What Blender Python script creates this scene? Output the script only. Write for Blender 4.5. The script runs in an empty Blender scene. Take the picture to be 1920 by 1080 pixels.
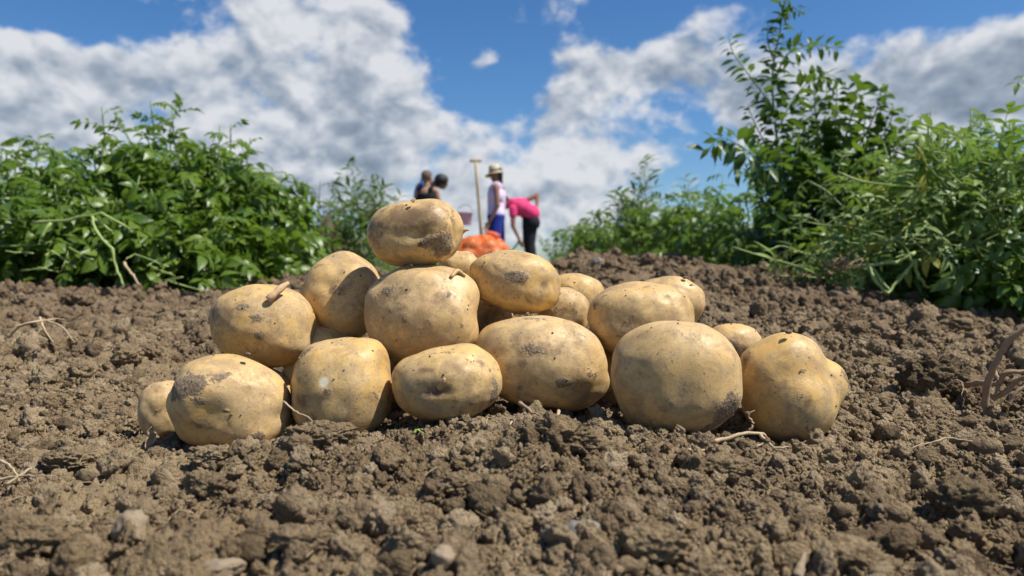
import bpy, math, random
import numpy as np
from mathutils import Vector, Matrix, Euler, Quaternion
R = math.radians
random.seed(7)
rng = np.random.default_rng(11)
scene = bpy.context.scene
COL = scene.collection

# ------------------------------------------------------------------ camera
CAM_Z = 0.13
PITCH = R(1.65)
FPX = 26.0 / 36.0 * 1920.0
cam_d = bpy.data.cameras.new('camera')
cam_d.lens = 26.0
cam_d.sensor_width = 36.0
cam_d.clip_start = 0.01
cam_d.clip_end = 3000
cam_d.dof.use_dof = True
cam_d.dof.focus_distance = 0.50
cam_d.dof.aperture_fstop = 10.5
cam = bpy.data.objects.new('camera', cam_d)
cam.location = (0, 0, CAM_Z)
cam.rotation_euler = (R(90) - PITCH, 0, 0)
COL.objects.link(cam)
scene.camera = cam

# ------------------------------------------------------------------ sun and exposure
SUN = Vector((0.52, -0.15, 0.86)).normalized()
sun_el = math.asin(SUN.z)
sun_rot = math.atan2(SUN.x, SUN.y)
sd = bpy.data.lights.new('sun', 'SUN')
sd.energy = 5.0
sd.angle = R(0.5)
sd.color = (1.0, 0.955, 0.88)
sun = bpy.data.objects.new('sun', sd)
sun.rotation_euler = SUN.to_track_quat('Z', 'Y').to_euler()
COL.objects.link(sun)
scene.view_settings.view_transform = 'Standard'
scene.view_settings.look = 'None'
scene.view_settings.gamma = 1
scene.view_settings.use_curve_mapping = False
scene.view_settings.exposure = 0.44
scene.cycles.max_bounces = 8
scene.cycles.transparent_max_bounces = 12
scene.cycles.use_denoising = True


# ------------------------------------------------------------------ pixel (of the 1920 px photo) + distance -> place
def P(px, py, d):
    u = (px - 960.0) / FPX
    v = (540.0 - py) / FPX
    y = math.cos(PITCH) + v * math.sin(PITCH)
    z = -math.sin(PITCH) + v * math.cos(PITCH)
    return Vector((u / y * d, d, CAM_Z + z / y * d))


# ------------------------------------------------------------------ node helpers
class NT:
    def __init__(s, tree):
        s.t = tree
        s.n = tree.nodes
        s.l = tree.links

    def new(s, kind, **kw):
        nd = s.n.new(kind)
        for k, v in kw.items():
            setattr(nd, k, v)
        return nd

    def put(s, sock, v):
        if hasattr(v, 'is_linked') or isinstance(v, bpy.types.NodeSocket):
            s.l.new(v, sock)
        elif v is not None:
            sock.default_value = v

    def math(s, op, a, b=None, c=None, clamp=False):
        nd = s.new('ShaderNodeMath', operation=op, use_clamp=clamp)
        for i, v in enumerate((a, b, c)):
            if v is not None:
                s.put(nd.inputs[i], v)
        return nd.outputs[0]

    def vmath(s, op, a, b=None, out=0):
        nd = s.new('ShaderNodeVectorMath', operation=op)
        s.put(nd.inputs[0], a)
        if b is not None:
            s.put(nd.inputs[1], b)
        return nd.outputs[out]

    def noise(s, vec, scale, detail=2.0, rough=0.5, lac=2.0, dist=0.0):
        nd = s.new('ShaderNodeTexNoise')
        if vec is not None:
            s.put(nd.inputs['Vector'], vec)
        nd.inputs['Scale'].default_value = scale
        nd.inputs['Detail'].default_value = detail
        nd.inputs['Roughness'].default_value = rough
        nd.inputs['Lacunarity'].default_value = lac
        nd.inputs['Distortion'].default_value = dist
        return nd.outputs['Fac']

    def ramp(s, fac, stops, interp='LINEAR'):
        nd = s.new('ShaderNodeValToRGB')
        nd.color_ramp.interpolation = interp
        el = nd.color_ramp.elements
        while len(el) < len(stops):
            el.new(0.5)
        for e, (p, c) in zip(el, stops):
            e.position = p
            e.color = c if len(c) == 4 else (*c, 1)
        s.put(nd.inputs[0], fac)
        return nd.outputs[0]

    def maprange(s, v, a, b, c=0.0, d=1.0, smooth=True):
        nd = s.new('ShaderNodeMapRange')
        nd.interpolation_type = 'SMOOTHSTEP' if smooth else 'LINEAR'
        s.put(nd.inputs['Value'], v)
        for k, x in zip(('From Min', 'From Max', 'To Min', 'To Max'), (a, b, c, d)):
            s.put(nd.inputs[k], x)
        return nd.outputs['Result']

    def mix(s, fac, a, b, blend='MIX'):
        nd = s.new('ShaderNodeMix', data_type='RGBA', blend_type=blend)
        s.put(nd.inputs[0], fac)
        for sock, v in ((nd.inputs[6], a), (nd.inputs[7], b)):
            if isinstance(v, tuple) and len(v) == 3:
                v = (*v, 1)
            s.put(sock, v)
        return nd.outputs[2]

    def attr(s, name, kind='GEOMETRY', out='Fac'):
        nd = s.new('ShaderNodeAttribute', attribute_name=name, attribute_type=kind)
        return nd.outputs[out]

    def bump(s, h, strength, dist, normal=None):
        nd = s.new('ShaderNodeBump')
        nd.inputs['Strength'].default_value = strength
        nd.inputs['Distance'].default_value = dist
        s.put(nd.inputs['Height'], h)
        if normal is not None:
            s.put(nd.inputs['Normal'], normal)
        return nd.outputs[0]


def new_mat(name):
    m = bpy.data.materials.new(name)
    m.use_nodes = True
    n = NT(m.node_tree)
    bs = m.node_tree.nodes['Principled BSDF']
    return m, n, bs


def simple(name, col, rough=0.7, spec=0.3, var=0.15, scale=40, bumpd=0.0, metallic=0.0):
    m, n, bs = new_mat(name)
    tc = n.new('ShaderNodeTexCoord').outputs['Object']
    f = n.noise(tc, scale, 4, 0.6)
    c = n.mix(f, tuple(x * (1 - var) for x in col), tuple(min(1, x * (1 + var)) for x in col))
    n.put(bs.inputs['Base Color'], c)
    bs.inputs['Roughness'].default_value = rough
    bs.inputs['Specular IOR Level'].default_value = spec
    bs.inputs['Metallic'].default_value = metallic
    if bumpd:
        n.put(bs.inputs['Normal'], n.bump(f, 1.0, bumpd))
    return m


# ------------------------------------------------------------------ sky: daylight with broken cumulus
def make_world():
    w = bpy.data.worlds.new('World')
    scene.world = w
    w.use_nodes = True
    n = NT(w.node_tree)
    w.node_tree.nodes.clear()
    out = n.new('ShaderNodeOutputWorld')
    sky = n.new('ShaderNodeTexSky', sky_type='NISHITA')
    sky.sun_disc = False
    sky.sun_elevation = sun_el
    sky.sun_rotation = sun_rot
    sky.air_density = 1.0
    sky.dust_density = 0.5
    sky.ozone_density = 3.0
    bg = n.new('ShaderNodeBackground')
    n.l.new(sky.outputs[0], bg.inputs[0])
    bg.inputs[1].default_value = 0.064
    hsv = n.new('ShaderNodeHueSaturation')
    hsv.inputs['Saturation'].default_value = 1.22
    hsv.inputs['Value'].default_value = 0.98
    n.l.new(sky.outputs[0], hsv.inputs['Color'])
    tintn = n.mix(1.0, hsv.outputs[0], (1.02, 1.20, 1.38), 'MULTIPLY')
    n.l.new(tintn, bg.inputs[0])
    tc = n.new('ShaderNodeTexCoord').outputs['Generated']
    d0 = n.vmath('NORMALIZE', tc)
    # cloud field over the whole sky, flattened towards the horizon as a real cloud deck is
    warp = n.new('ShaderNodeTexNoise')
    warp.inputs['Scale'].default_value = 7.0
    warp.inputs['Detail'].default_value = 3
    n.put(warp.inputs['Vector'], d0)
    wv = n.vmath('MULTIPLY', n.vmath('SUBTRACT', warp.outputs['Color'], (0.5, 0.5, 0.5)), (0.05, 0.05, 0.03))
    d = n.vmath('ADD', d0, wv)

    def gauss(vec, px, py, rx, ry, amp):
        q = (P(px, py, 1.0) - Vector((0, 0, CAM_Z))).normalized()
        s = Vector((FPX / rx, 3.0, FPX / ry))
        dv = n.vmath('MULTIPLY', n.vmath('SUBTRACT', vec, tuple(q)), tuple(s))
        L = n.vmath('DOT_PRODUCT', dv, dv, out=1)
        e = n.math('POWER', 0.40, L)
        return n.math('MULTIPLY', e, amp)
    BL = [(120, 130, 170, 70, .28), (470, 90, 170, 140, .34), (120, 250, 260, 55, .26), (720, 270, 170, 90, .17), (850, 400, 300, 60, .20), (1000, 270, 200, 60, .10), (820, 160, 50, 50, .08),
          (690, 150, 80, 70, .12), (600, 340, 240, 90, .15), (1150, 125, 95, 38, .28), (1060, 200, 100, 55, .22),
          (985, 22, 45, 25, .22), (1310, 60, 45, 45, .16), (1650, 140, 170, 75, .34), (1880, 140, 90, 55, .25),
          (1400, 200, 120, 80, .24), (1780, 220, 220, 60, .28), (1100, 330, 260, 80, .14), (640, 30, 90, 40, .16),
          (1250, 170, 90, 50, .12), (60, 100, 70, 40, .16), (900, 120, 30, 20, .13),
          (90, 5, 230, 45, -.36), (710, 50, 60, 45, .22), (790, 190, 70, 70, .14), (885, 125, 35, 25, .14), (1210, 230, 90, 40, -.08), (860, 40, 90, 40, -.14), (930, 130, 120, 60, -.13), (1200, 25, 140, 40, -.20),
          (1730, 20, 200, 30, -.22), (560, 270, 70, 30, -.05), (1290, 250, 80, 30, -.08), (880, 200, 60, 50, -.10)]

    def density(vec, detail):
        st = n.vmath('MULTIPLY', vec, (1.0, 1.0, 1.35))
        f1 = n.noise(st, 5.2, detail, 0.50)
        f2 = n.noise(st, 14.0, detail, 0.55)
        f3 = n.noise(st, 42.0, max(2, detail - 3), 0.6)
        base = n.math('ADD', n.math('ADD', n.math('MULTIPLY', n.math('SUBTRACT', f1, 0.5), 0.85), n.math('MULTIPLY', n.math('SUBTRACT', f2, 0.5), 0.70)), n.math('MULTIPLY', n.math('SUBTRACT', f3, 0.5), 0.22))
        return base
    gs = None
    for b in BL:
        g = gauss(d, *b)
        gs = g if gs is None else n.math('ADD', gs, g)
    dn = n.math('ADD', n.math('ADD', density(d, 7), gs), -0.045)
    dnl = n.math('ADD', n.math('ADD', density(d, 3), gs), -0.02)
    off = n.vmath('ADD', d, tuple(Vector((SUN.x * 0.5, 0, 0.9)).normalized() * 0.018))
    dn2 = n.math('ADD', n.math('ADD', density(off, 3), gs), -0.02)
    off3 = n.vmath('ADD', d, tuple(Vector((SUN.x * 0.5, 0, 0.9)).normalized() * 0.06))
    dn3 = n.math('ADD', n.math('ADD', density(off3, 2), gs), -0.02)
    sz = n.new('ShaderNodeSeparateXYZ'); n.put(sz.inputs[0], d0)
    dn = n.math('SUBTRACT', dn, n.maprange(sz.outputs[2], 0.30, 0.85, 0.0, 0.12))  # cloud cover thinned high up, above the view, to lower the fill light
    alpha = n.maprange(dn, -0.02, 0.19)
    # thick parts seen from below go grey, thin edges and the sunward side stay white
    thick = n.maprange(n.math('ADD', n.math('MULTIPLY', dn2, 0.30), n.math('MULTIPLY', dn3, 0.70)), 0.10, 0.50)
    rel = n.math('MULTIPLY', n.math('SUBTRACT', dnl, dn2), 1.5)
    lum = n.math('ADD', n.math('SUBTRACT', 1.0, n.math('MULTIPLY', thick, 0.44)), rel)
    lum = n.math('MAXIMUM', n.math('MINIMUM', lum, 1.15), 0.28)
    ccol = n.ramp(n.math('MULTIPLY', lum, 0.85), [(0.25, (0.24, 0.30, 0.40)), (0.50, (0.40, 0.47, 0.57)), (0.70, (0.64, 0.69, 0.77)), (0.90, (0.90, 0.92, 0.96))])
    # clear-sky behind
    em = n.new('ShaderNodeBackground')
    n.put(em.inputs[0], ccol)
    em.inputs[1].default_value = 0.61
    mx = n.new('ShaderNodeMixShader')
    n.put(mx.inputs[0], n.math('MULTIPLY', alpha, 0.96))
    n.l.new(bg.outputs[0], mx.inputs[1])
    n.l.new(em.outputs[0], mx.inputs[2])
    n.l.new(mx.outputs[0], out.inputs[0])


make_world()


# ------------------------------------------------------------------ object helpers
def tag(o, label=None, cat=None, group=None, kind=None):
    if label:
        o['label'] = label
    if cat:
        o['category'] = cat
    if group:
        o['group'] = group
    if kind:
        o['kind'] = kind
    return o


def empty(name, loc, label=None, cat=None, group=None, rz=0.0):
    o = bpy.data.objects.new(name, None)
    o.location = loc
    o.rotation_euler = (0, 0, rz)
    o.empty_display_size = 0.02
    COL.objects.link(o)
    return tag(o, label, cat, group)


def mesh_np(name, V, F, smooth=True):
    """V (n,3), F (m,k) arrays with one face size."""
    V = np.asarray(V, dtype=np.float32)
    F = np.asarray(F, dtype=np.int32)
    me = bpy.data.meshes.new(name)
    me.vertices.add(len(V))
    me.vertices.foreach_set('co', V.ravel())
    k = F.shape[1]
    me.loops.add(F.size)
    me.loops.foreach_set('vertex_index', F.ravel())
    me.polygons.add(len(F))
    me.polygons.foreach_set('loop_start', np.arange(0, F.size, k, dtype=np.int32))
    me.polygons.foreach_set('loop_total', np.full(len(F), k, dtype=np.int32))
    if smooth:
        me.polygons.foreach_set('use_smooth', np.ones(len(F), dtype=bool))
    me.update(calc_edges=True)
    return me


def link(name, me, mat=None, parent=None, world_verts=True):
    o = bpy.data.objects.new(name, me)
    if mat is not None and not me.materials:
        me.materials.append(mat)
    COL.objects.link(o)
    if parent is not None:
        o.parent = parent
        if world_verts:      # the mesh was written in world space: undo the parent's own place
            base = Vector((0, 0, 0))
            q = parent
            while q is not None:
                base += q.location
                q = q.parent
            o.location = -base
    return o


def setattrf(me, name, arr):
    a = me.attributes.new(name, 'FLOAT', 'POINT')
    a.data.foreach_set('value', np.asarray(arr, dtype=np.float32))


class MB:
    def __init__(s):
        s.v = []
        s.f = []

    def tube(s, pts, rad, seg=6, cap=True):
        pts = [Vector(p) for p in pts]
        n = len(pts)
        if not hasattr(rad, '__len__'):
            rad = [rad] * n
        base = len(s.v)
        up = Vector((0.13, 0.27, 0.95)).normalized()
        for i, p in enumerate(pts):
            t = (pts[min(i + 1, n - 1)] - pts[max(i - 1, 0)])
            if t.length < 1e-9:
                t = Vector((0, 0, 1))
            t.normalize()
            a = t.cross(up)
            if a.length < 0.05:
                a = t.cross(Vector((1, 0, 0)))
            a.normalize()
            b = t.cross(a).normalized()
            for k in range(seg):
                th = 2 * math.pi * k / seg
                s.v.append(tuple(p + (a * math.cos(th) + b * math.sin(th)) * rad[i]))
        for i in range(n - 1):
            for k in range(seg):
                k2 = (k + 1) % seg
                s.f.append((base + i * seg + k, base + i * seg + k2, base + (i + 1) * seg + k2, base + (i + 1) * seg + k))
        if cap:
            s.f.append(tuple(base + k for k in reversed(range(seg))))
            s.f.append(tuple(base + (n - 1) * seg + k for k in range(seg)))
        return s

    def box(s, c, h, rot=None):
        base = len(s.v)
        for sx in (-1, 1):
            for sy in (-1, 1):
                for sz in (-1, 1):
                    q = Vector((sx * h[0], sy * h[1], sz * h[2]))
                    if rot is not None:
                        q = rot @ q
                    s.v.append(tuple(Vector(c) + q))
        for f in ((0, 1, 3, 2), (4, 6, 7, 5), (0, 4, 5, 1), (2, 3, 7, 6), (0, 2, 6, 4), (1, 5, 7, 3)):
            s.f.append(tuple(base + i for i in f))
        return s

    def add(s, V, F, M=None):
        base = len(s.v)
        for q in V:
            q = Vector(q)
            if M is not None:
                q = M @ q
            s.v.append(tuple(q))
        for f in F:
            s.f.append(tuple(base + i for i in f))
        return s

    def build(s, name, mat, parent=None, smooth=True, world=True):
        me = bpy.data.meshes.new(name)
        me.from_pydata(s.v, [], s.f)
        if smooth:
            me.polygons.foreach_set('use_smooth', [True] * len(me.polygons))
        me.update()
        return link(name, me, mat, parent, world)


def smooth_path(pts, n=5):
    """Catmull-Rom through pts."""
    pts = [Vector(p) for p in pts]
    if len(pts) < 3:
        return [pts[0].lerp(pts[-1], i / n) for i in range(n + 1)]
    q = [pts[0] * 2 - pts[1]] + pts + [pts[-1] * 2 - pts[-2]]
    out = []
    for i in range(1, len(q) - 2):
        for k in range(n):
            t = k / n
            a, b, c, d = q[i - 1], q[i], q[i + 1], q[i + 2]
            out.append(0.5 * ((2 * b) + (c - a) * t + (2 * a - 5 * b + 4 * c - d) * t * t + (3 * b - a - 3 * c + d) * t ** 3))
    out.append(pts[-1])
    return out


# ------------------------------------------------------------------ numpy noise
def _h(ix, iy, iz, seed):
    h = (ix.astype(np.int64) * 374761393 + iy.astype(np.int64) * 668265263 + iz.astype(np.int64) * 2147483647 + seed * 1274126177) & 0xffffffff
    h = ((h ^ (h >> 13)) * 1274126177) & 0xffffffff
    h = ((h ^ (h >> 16)) * 2246822519) & 0xffffffff
    return ((h ^ (h >> 15)) & 0xffffff).astype(np.float32) / float(0xffffff)


def noise2(x, y, seed=0):
    xi = np.floor(x); yi = np.floor(y)
    fx = x - xi; fy = y - yi
    fx = fx * fx * fx * (fx * (fx * 6 - 15) + 10); fy = fy * fy * fy * (fy * (fy * 6 - 15) + 10)
    xi = xi.astype(np.int64); yi = yi.astype(np.int64); z = np.zeros_like(xi)
    a = _h(xi, yi, z, seed); b = _h(xi + 1, yi, z, seed); c = _h(xi, yi + 1, z, seed); d = _h(xi + 1, yi + 1, z, seed)
    return (a * (1 - fx) + b * fx) * (1 - fy) + (c * (1 - fx) + d * fx) * fy - 0.5


def noise3(p, seed=0):
    i = np.floor(p); f = p - i
    f = f * f * f * (f * (f * 6 - 15) + 10)
    i = i.astype(np.int64)
    r = 0
    for dx in (0, 1):
        for dy in (0, 1):
            for dz in (0, 1):
                w = (f[:, 0] if dx else 1 - f[:, 0]) * (f[:, 1] if dy else 1 - f[:, 1]) * (f[:, 2] if dz else 1 - f[:, 2])
                r = r + w * _h(i[:, 0] + dx, i[:, 1] + dy, i[:, 2] + dz, seed)
    return r - 0.5


def fbm3(p, seed=0, oct=4, gain=0.5):
    r = 0; a = 1.0
    for k in range(oct):
        r = r + a * noise3(p * (2.03 ** k), seed + k * 17)
        a *= gain
    return r


def domes(x, y, cell, seed, prob=0.8, rmin=0.25, rmax=0.6, flat=0.8):
    """height of round aggregates, one per jittered cell"""
    gx = x / cell; gy = y / cell
    xi = np.floor(gx).astype(np.int64); yi = np.floor(gy).astype(np.int64)
    best = np.zeros_like(x)
    z = np.zeros_like(xi)
    for dx in (-1, 0, 1):
        for dy in (-1, 0, 1):
            cx = xi + dx; cy = yi + dy
            jx = _h(cx, cy, z, seed); jy = _h(cx, cy, z + 1, seed); pr = _h(cx, cy, z + 2, seed)
            r = rmin + (rmax - rmin) * _h(cx, cy, z + 3, seed) ** 1.6
            sq = 0.75 + 0.6 * _h(cx, cy, z + 4, seed)
            ex = (gx - cx - jx) * sq; ey = (gy - cy - jy) / sq
            q = 1 - (ex * ex + ey * ey) / (r * r)
            h = np.where((q > 0) & (pr < prob), np.sqrt(np.maximum(q, 0)) * r, 0)
            best = np.maximum(best, h)
    return best * cell * flat


# macro shape of the dug soil: thin-plate spline through surveyed heights
CP = [(-.3, .18, .010), (0, .18, .014), (.3, .18, .012), (-.3, .30, .012), (-.1, .30, .016), (.1, .30, .018), (.3, .30, .012),
      (-.38, .42, .008), (-.24, .42, .012), (-.185, .405, .021), (-.12, .415, .028), (-.03, .42, .034), (.03, .425, .038), (.09, .41, .030), (.16, .40, .012), (.28, .42, .012), (.42, .42, .014),
      (-.45, .52, .012), (-.30, .52, .010), (-.2, .50, .012), (-.1, .50, .018), (0, .50, .030), (.1, .50, .020), (.2, .50, .010), (.32, .52, .014), (.5, .52, .018),
      (-.6, .7, .022), (-.3, .7, .022), (0, .7, .03), (.3, .7, .024), (.6, .7, .028),
      (-.9, 1.0, .035), (-.5, 1.0, .038), (0, 1.0, .05), (.4, 1.0, .042), (.9, 1.0, .038),
      (-1.2, 1.4, .060), (-.6, 1.4, .062), (0, 1.4, .08), (.35, 1.4, .085), (.8, 1.4, .055), (1.15, 1.4, .036),
      (-1.6, 2.0, .078), (-1.1, 1.95, .086), (-.6, 2.0, .090), (-.3, 2.0, .100), (0, 1.95, .12), (.28, 1.95, .150), (.45, 1.95, .142), (.65, 1.9, .118), (.85, 1.9, .10), (1.3, 1.9, .06), (1.8, 2.0, .05),
      (-1.5, 2.8, .06), (-.7, 2.8, .06), (0, 2.8, .05), (.5, 2.8, .07), (1.2, 2.8, .06), (-2.5, 3.6, .04), (0, 3.6, .02), (2.5, 3.6, .04)]
CPn = np.array(CP)


def _ker(r2):
    return r2 * np.log(r2 + 1e-9)


def _feat(x, y):
    return x / (0.35 + y), np.log(y + 0.15) * 0.9


_fx, _fy = _feat(CPn[:, 0], CPn[:, 1])
_K = _ker((_fx[:, None] - _fx) ** 2 + (_fy[:, None] - _fy) ** 2) + np.eye(len(CPn)) * 1e-4
_A = np.block([[_K, np.stack([np.ones(len(CPn)), _fx, _fy], 1)], [np.stack([np.ones(len(CPn)), _fx, _fy]), np.zeros((3, 3))]])
_W = np.linalg.solve(_A, np.concatenate([CPn[:, 2], [0, 0, 0]]))


def macro(x, y):
    x = np.asarray(x, dtype=float); y = np.asarray(y, dtype=float)
    yc = np.clip(y, 0.1, 3.6)
    xc = np.clip(x, -2.2 * yc, 2.2 * yc)
    fx, fy = _feat(xc, yc)
    z = _W[-3] + _W[-2] * fx + _W[-1] * fy
    for i in range(len(CPn)):
        z = z + _W[i] * _ker((fx - _fx[i]) ** 2 + (fy - _fy[i]) ** 2)
    far = np.clip((y - 2.8) / 1.2, 0, 1)
    far = far * far * (3 - 2 * far)
    return np.clip(z, -0.02, 0.2) * (1 - far) + 0.0 * far


def soil_z(x, y, detail=True):
    x = np.asarray(x, dtype=np.float64); y = np.asarray(y, dtype=np.float64)
    z = macro(x, y)
    # calmer right under the pile
    pile = np.exp(-((x / 0.27) ** 4 + ((y - 0.53) / 0.10) ** 4))
    k = 1 - 0.65 * pile
    grow = np.clip(y / 0.6, 0.75, 1.7)
    n1 = noise2(x / 0.23 + 3.1, y / 0.23, 5) * 0.014
    n2 = noise2(x / 0.085, y / 0.085 + 7.7, 6) * 0.012
    n3 = noise2(x / 0.034, y / 0.034, 7) * 0.008
    n4 = noise2(x / 0.013, y / 0.013, 8) * 0.0045
    wx = x + noise2(x / 0.02, y / 0.02, 31) * 0.010 + noise2(x / 0.006, y / 0.006, 33) * 0.003
    wy = y + noise2(x / 0.02 + 9, y / 0.02, 32) * 0.010 + noise2(x / 0.006 + 5, y / 0.006, 34) * 0.003
    lump = noise2(x / 0.11 + 1.3, y / 0.11, 77)
    b0 = domes(wx, wy, 0.085, 41, 0.35, 0.2, 0.5, 0.30)
    b1 = domes(wx, wy, 0.042, 42, 0.40, 0.25, 0.6, 0.36)
    b2 = domes(wx, wy, 0.019, 43, 0.65, 0.25, 0.62, 0.55)
    z = z + k * (n1 * grow + n2 * grow + n3 + n4 + b0 * np.clip(grow, 0.35, 1.2) + b1 * 0.6 * (1 + lump) + b2 * 0.5) - 0.006 * k
    if detail:
        b3 = domes(wx, wy, 0.0085, 44, 0.8, 0.3, 0.62, 0.7)
        b4 = domes(x, y, 0.0040, 45, 0.9, 0.3, 0.62, 0.85)
        b5 = domes(x, y, 0.0024, 46, 0.9, 0.3, 0.62, 0.8)
        z = z + b3 * 0.8 * (1.2 + 1.6 * noise2(x / 0.05, y / 0.05, 91)) + b4 * 1.15 + b5 * np.clip(1.4 - y, 0, 1) + noise2(x / 0.0022, y / 0.0022, 9) * 0.0016
    return z


def gz(x, y):
    return float(soil_z(np.array([x]), np.array([y]))[0])


# ------------------------------------------------------------------ soil material
def soil_material(name, tint_kind=None):
    m, n, bs = new_mat(name)
    geo = n.new('ShaderNodeNewGeometry')
    pos = geo.outputs['Position']
    a = n.noise(pos, 6, 4, 0.6)
    b = n.noise(pos, 60, 6, 0.65)
    c = n.noise(pos, 600, 4, 0.7)
    base = n.mix(n.maprange(a, 0.3, 0.7), (0.225, 0.158, 0.084), (0.365, 0.270, 0.152))
    base = n.mix(n.maprange(b, 0.35, 0.7, 0, 0.8), base, (0.150, 0.105, 0.066))
    base = n.mix(n.maprange(c, 0.55, 0.8, 0, 0.55), base, (0.40, 0.325, 0.235))
    sy = n.new('ShaderNodeSeparateXYZ'); n.put(sy.inputs[0], pos)
    darkened = n.math('MULTIPLY', n.maprange(sy.outputs[1], 0.6, 1.5, 0.0, 0.6), n.maprange(a, 0.25, 0.6, 0.6, 1.0))  # patchy mix to darker brown, growing along Y
    base = n.mix(darkened, base, n.mix(c, (0.125, 0.082, 0.054), (0.165, 0.115, 0.078)))
    if tint_kind:
        t = n.attr('tint', tint_kind)
        base = n.mix(n.math('MULTIPLY', t, -0.6, clamp=True), base, (0.105, 0.070, 0.042))
        base = n.mix(n.math('MULTIPLY', t, n.math('SUBTRACT', 0.9, darkened), clamp=True), base, n.mix(n.maprange(b, 0.3, 0.7), (0.40, 0.305, 0.19), (0.27, 0.20, 0.125)))
    n.put(bs.inputs['Base Color'], base)
    bs.inputs['Roughness'].default_value = 0.95
    bs.inputs['Specular IOR Level'].default_value = 0.12
    va = n.new('ShaderNodeTexVoronoi'); va.inputs['Scale'].default_value = 420; n.put(va.inputs['Vector'], pos)
    vb = n.new('ShaderNodeTexVoronoi'); vb.inputs['Scale'].default_value = 1000; n.put(vb.inputs['Vector'], pos)
    h = n.math('ADD', n.math('MULTIPLY', n.noise(pos, 300, 6, 0.75), 1.1), n.math('ADD', n.math('MULTIPLY', va.outputs['Distance'], -0.7), n.math('MULTIPLY', vb.outputs['Distance'], -0.35)))
    n.put(bs.inputs['Normal'], n.bump(h, 1.0, 0.0024))
    return m


M_SOIL = soil_material('dry brown soil')
M_CRUMB = soil_material('soil crumb', 'INSTANCER')


def hit(px, py, lift=0.0):
    """where the ray through a photo pixel meets the soil"""
    d = np.geomspace(0.16, 3.4, 900)
    q = P(px, py, 1.0)
    x = q.x * d; z = CAM_Z + (q.z - CAM_Z) * d
    below = np.nonzero(z <= soil_z(x, d))[0]
    k = below[0] if len(below) else len(d) - 1
    return Vector((float(x[k]), float(d[k]), gz(x[k], d[k]) + lift))


def build_ground():
    y0, y1 = 0.125, 3.7
    nr = 720
    ys = y0 * (y1 / y0) ** (np.arange(nr) / (nr - 1))
    us = np.concatenate([np.linspace(-2.2, -0.78, 55, endpoint=False), np.linspace(-0.78, 0.78, 640), np.linspace(0.78, 2.2, 56)[1:]])
    U, Y = np.meshgrid(us, ys)
    X = U * (Y + 0.05)
    Z = soil_z(X.ravel(), Y.ravel())
    V = np.stack([X.ravel(), Y.ravel(), Z], 1)
    nc = len(us)
    i = np.arange(nr - 1)[:, None] * nc + np.arange(nc - 1)[None, :]
    F = np.stack([i, i + 1, i + nc + 1, i + nc], -1).reshape(-1, 4)
    me = mesh_np('soil', V, F)
    o = link('soil', me, M_SOIL)
    tag(o, kind='structure')
    # the rest of the field out to the horizon
    m, n, bs = new_mat('field earth and stubble')
    pos = n.new('ShaderNodeNewGeometry').outputs['Position']
    f = n.noise(pos, 0.7, 6, 0.6)
    g = n.noise(pos, 9, 5, 0.7)
    base = n.mix(g, (0.17, 0.125, 0.08), (0.27, 0.21, 0.14))
    base = n.mix(n.maprange(f, 0.45, 0.62, 0, 0.9), base, (0.07, 0.11, 0.035))
    n.put(bs.inputs['Base Color'], base)
    bs.inputs['Roughness'].default_value = 1.0
    n.put(bs.inputs['Normal'], n.bump(g, 0.8, 0.05))
    # a sheet from 3.2 m out to the horizon that starts under the near soil, and a ring round and behind the camera
    V = []; F = []
    na = 128
    radii = [0.0, 0.4, 1, 2.2, 3.5, 6, 10, 16, 25, 45, 90, 200, 500, 1400]
    for r in radii:
        for k in range(na):
            th = 2 * math.pi * k / na
            x, y = r * math.cos(th), r * math.sin(th)
            z = -0.035 + (0.02 * (noise2(np.array([x / 1.7]), np.array([y / 1.7]), 3)[0]) if 2 < r < 60 else 0)
            V.append((x, y, z))
    for j in range(len(radii) - 1):
        for k in range(na):
            k2 = (k + 1) % na
            F.append((j * na + k, (j + 1) * na + k, (j + 1) * na + k2, j * na + k2))
    o = link('field', mesh_np('field', V, F), m)
    tag(o, kind='structure')


build_ground()


# ------------------------------------------------------------------ clod shapes
def ico(sub):
    import bmesh
    bm = bmesh.new()
    bmesh.ops.create_icosphere(bm, subdivisions=sub, radius=1.0)
    V = np.array([v.co[:] for v in bm.verts]); F = np.array([[v.index for v in f.verts] for f in bm.faces])
    bm.free()
    return V, F


ICO = {k: ico(k) for k in (1, 2, 3, 4, 5, 6)}


def clod_verts(seed, sub=3, angular=0.5, rough=0.22, grain=False):
    V, F = ICO[sub]
    r = np.random.default_rng(seed)
    p = V.copy()
    rad = np.ones(len(p))
    for k in range(7):          # broken faces
        nrm = r.normal(size=3); nrm /= np.linalg.norm(nrm)
        cut = 0.58 + 0.35 * r.random()
        d = p @ nrm
        rad = np.where(d > cut, rad * (1 - angular * (1 - cut / np.maximum(d, 1e-3))), rad)
    rad = rad * (1 + rough * 1.2 * fbm3(V * 1.3 + seed, seed, 2) + rough * 1.3 * fbm3(V * 3.4 + seed * 3, seed + 5, 3, 0.62))
    if grain:
        for cnt, amp in ((110, 0.09), (500, 0.06)):
            c = r.normal(size=(cnt, 3)); c /= np.linalg.norm(c, axis=1)[:, None]
            w = 2.2 / math.sqrt(cnt)
            d2 = 2 - 2 * (V @ c.T).max(1)
            rad = rad + amp * np.sqrt(np.clip(1 - d2 / (w * w), 0, 1))
        rad = rad + 0.16 * fbm3(V * 6, seed + 9, 4, 0.7)
    s = np.array([1.0, 0.7 + 0.3 * r.random(), 0.6 + 0.25 * r.random()])
    return V * rad[:, None] * s, F


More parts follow.
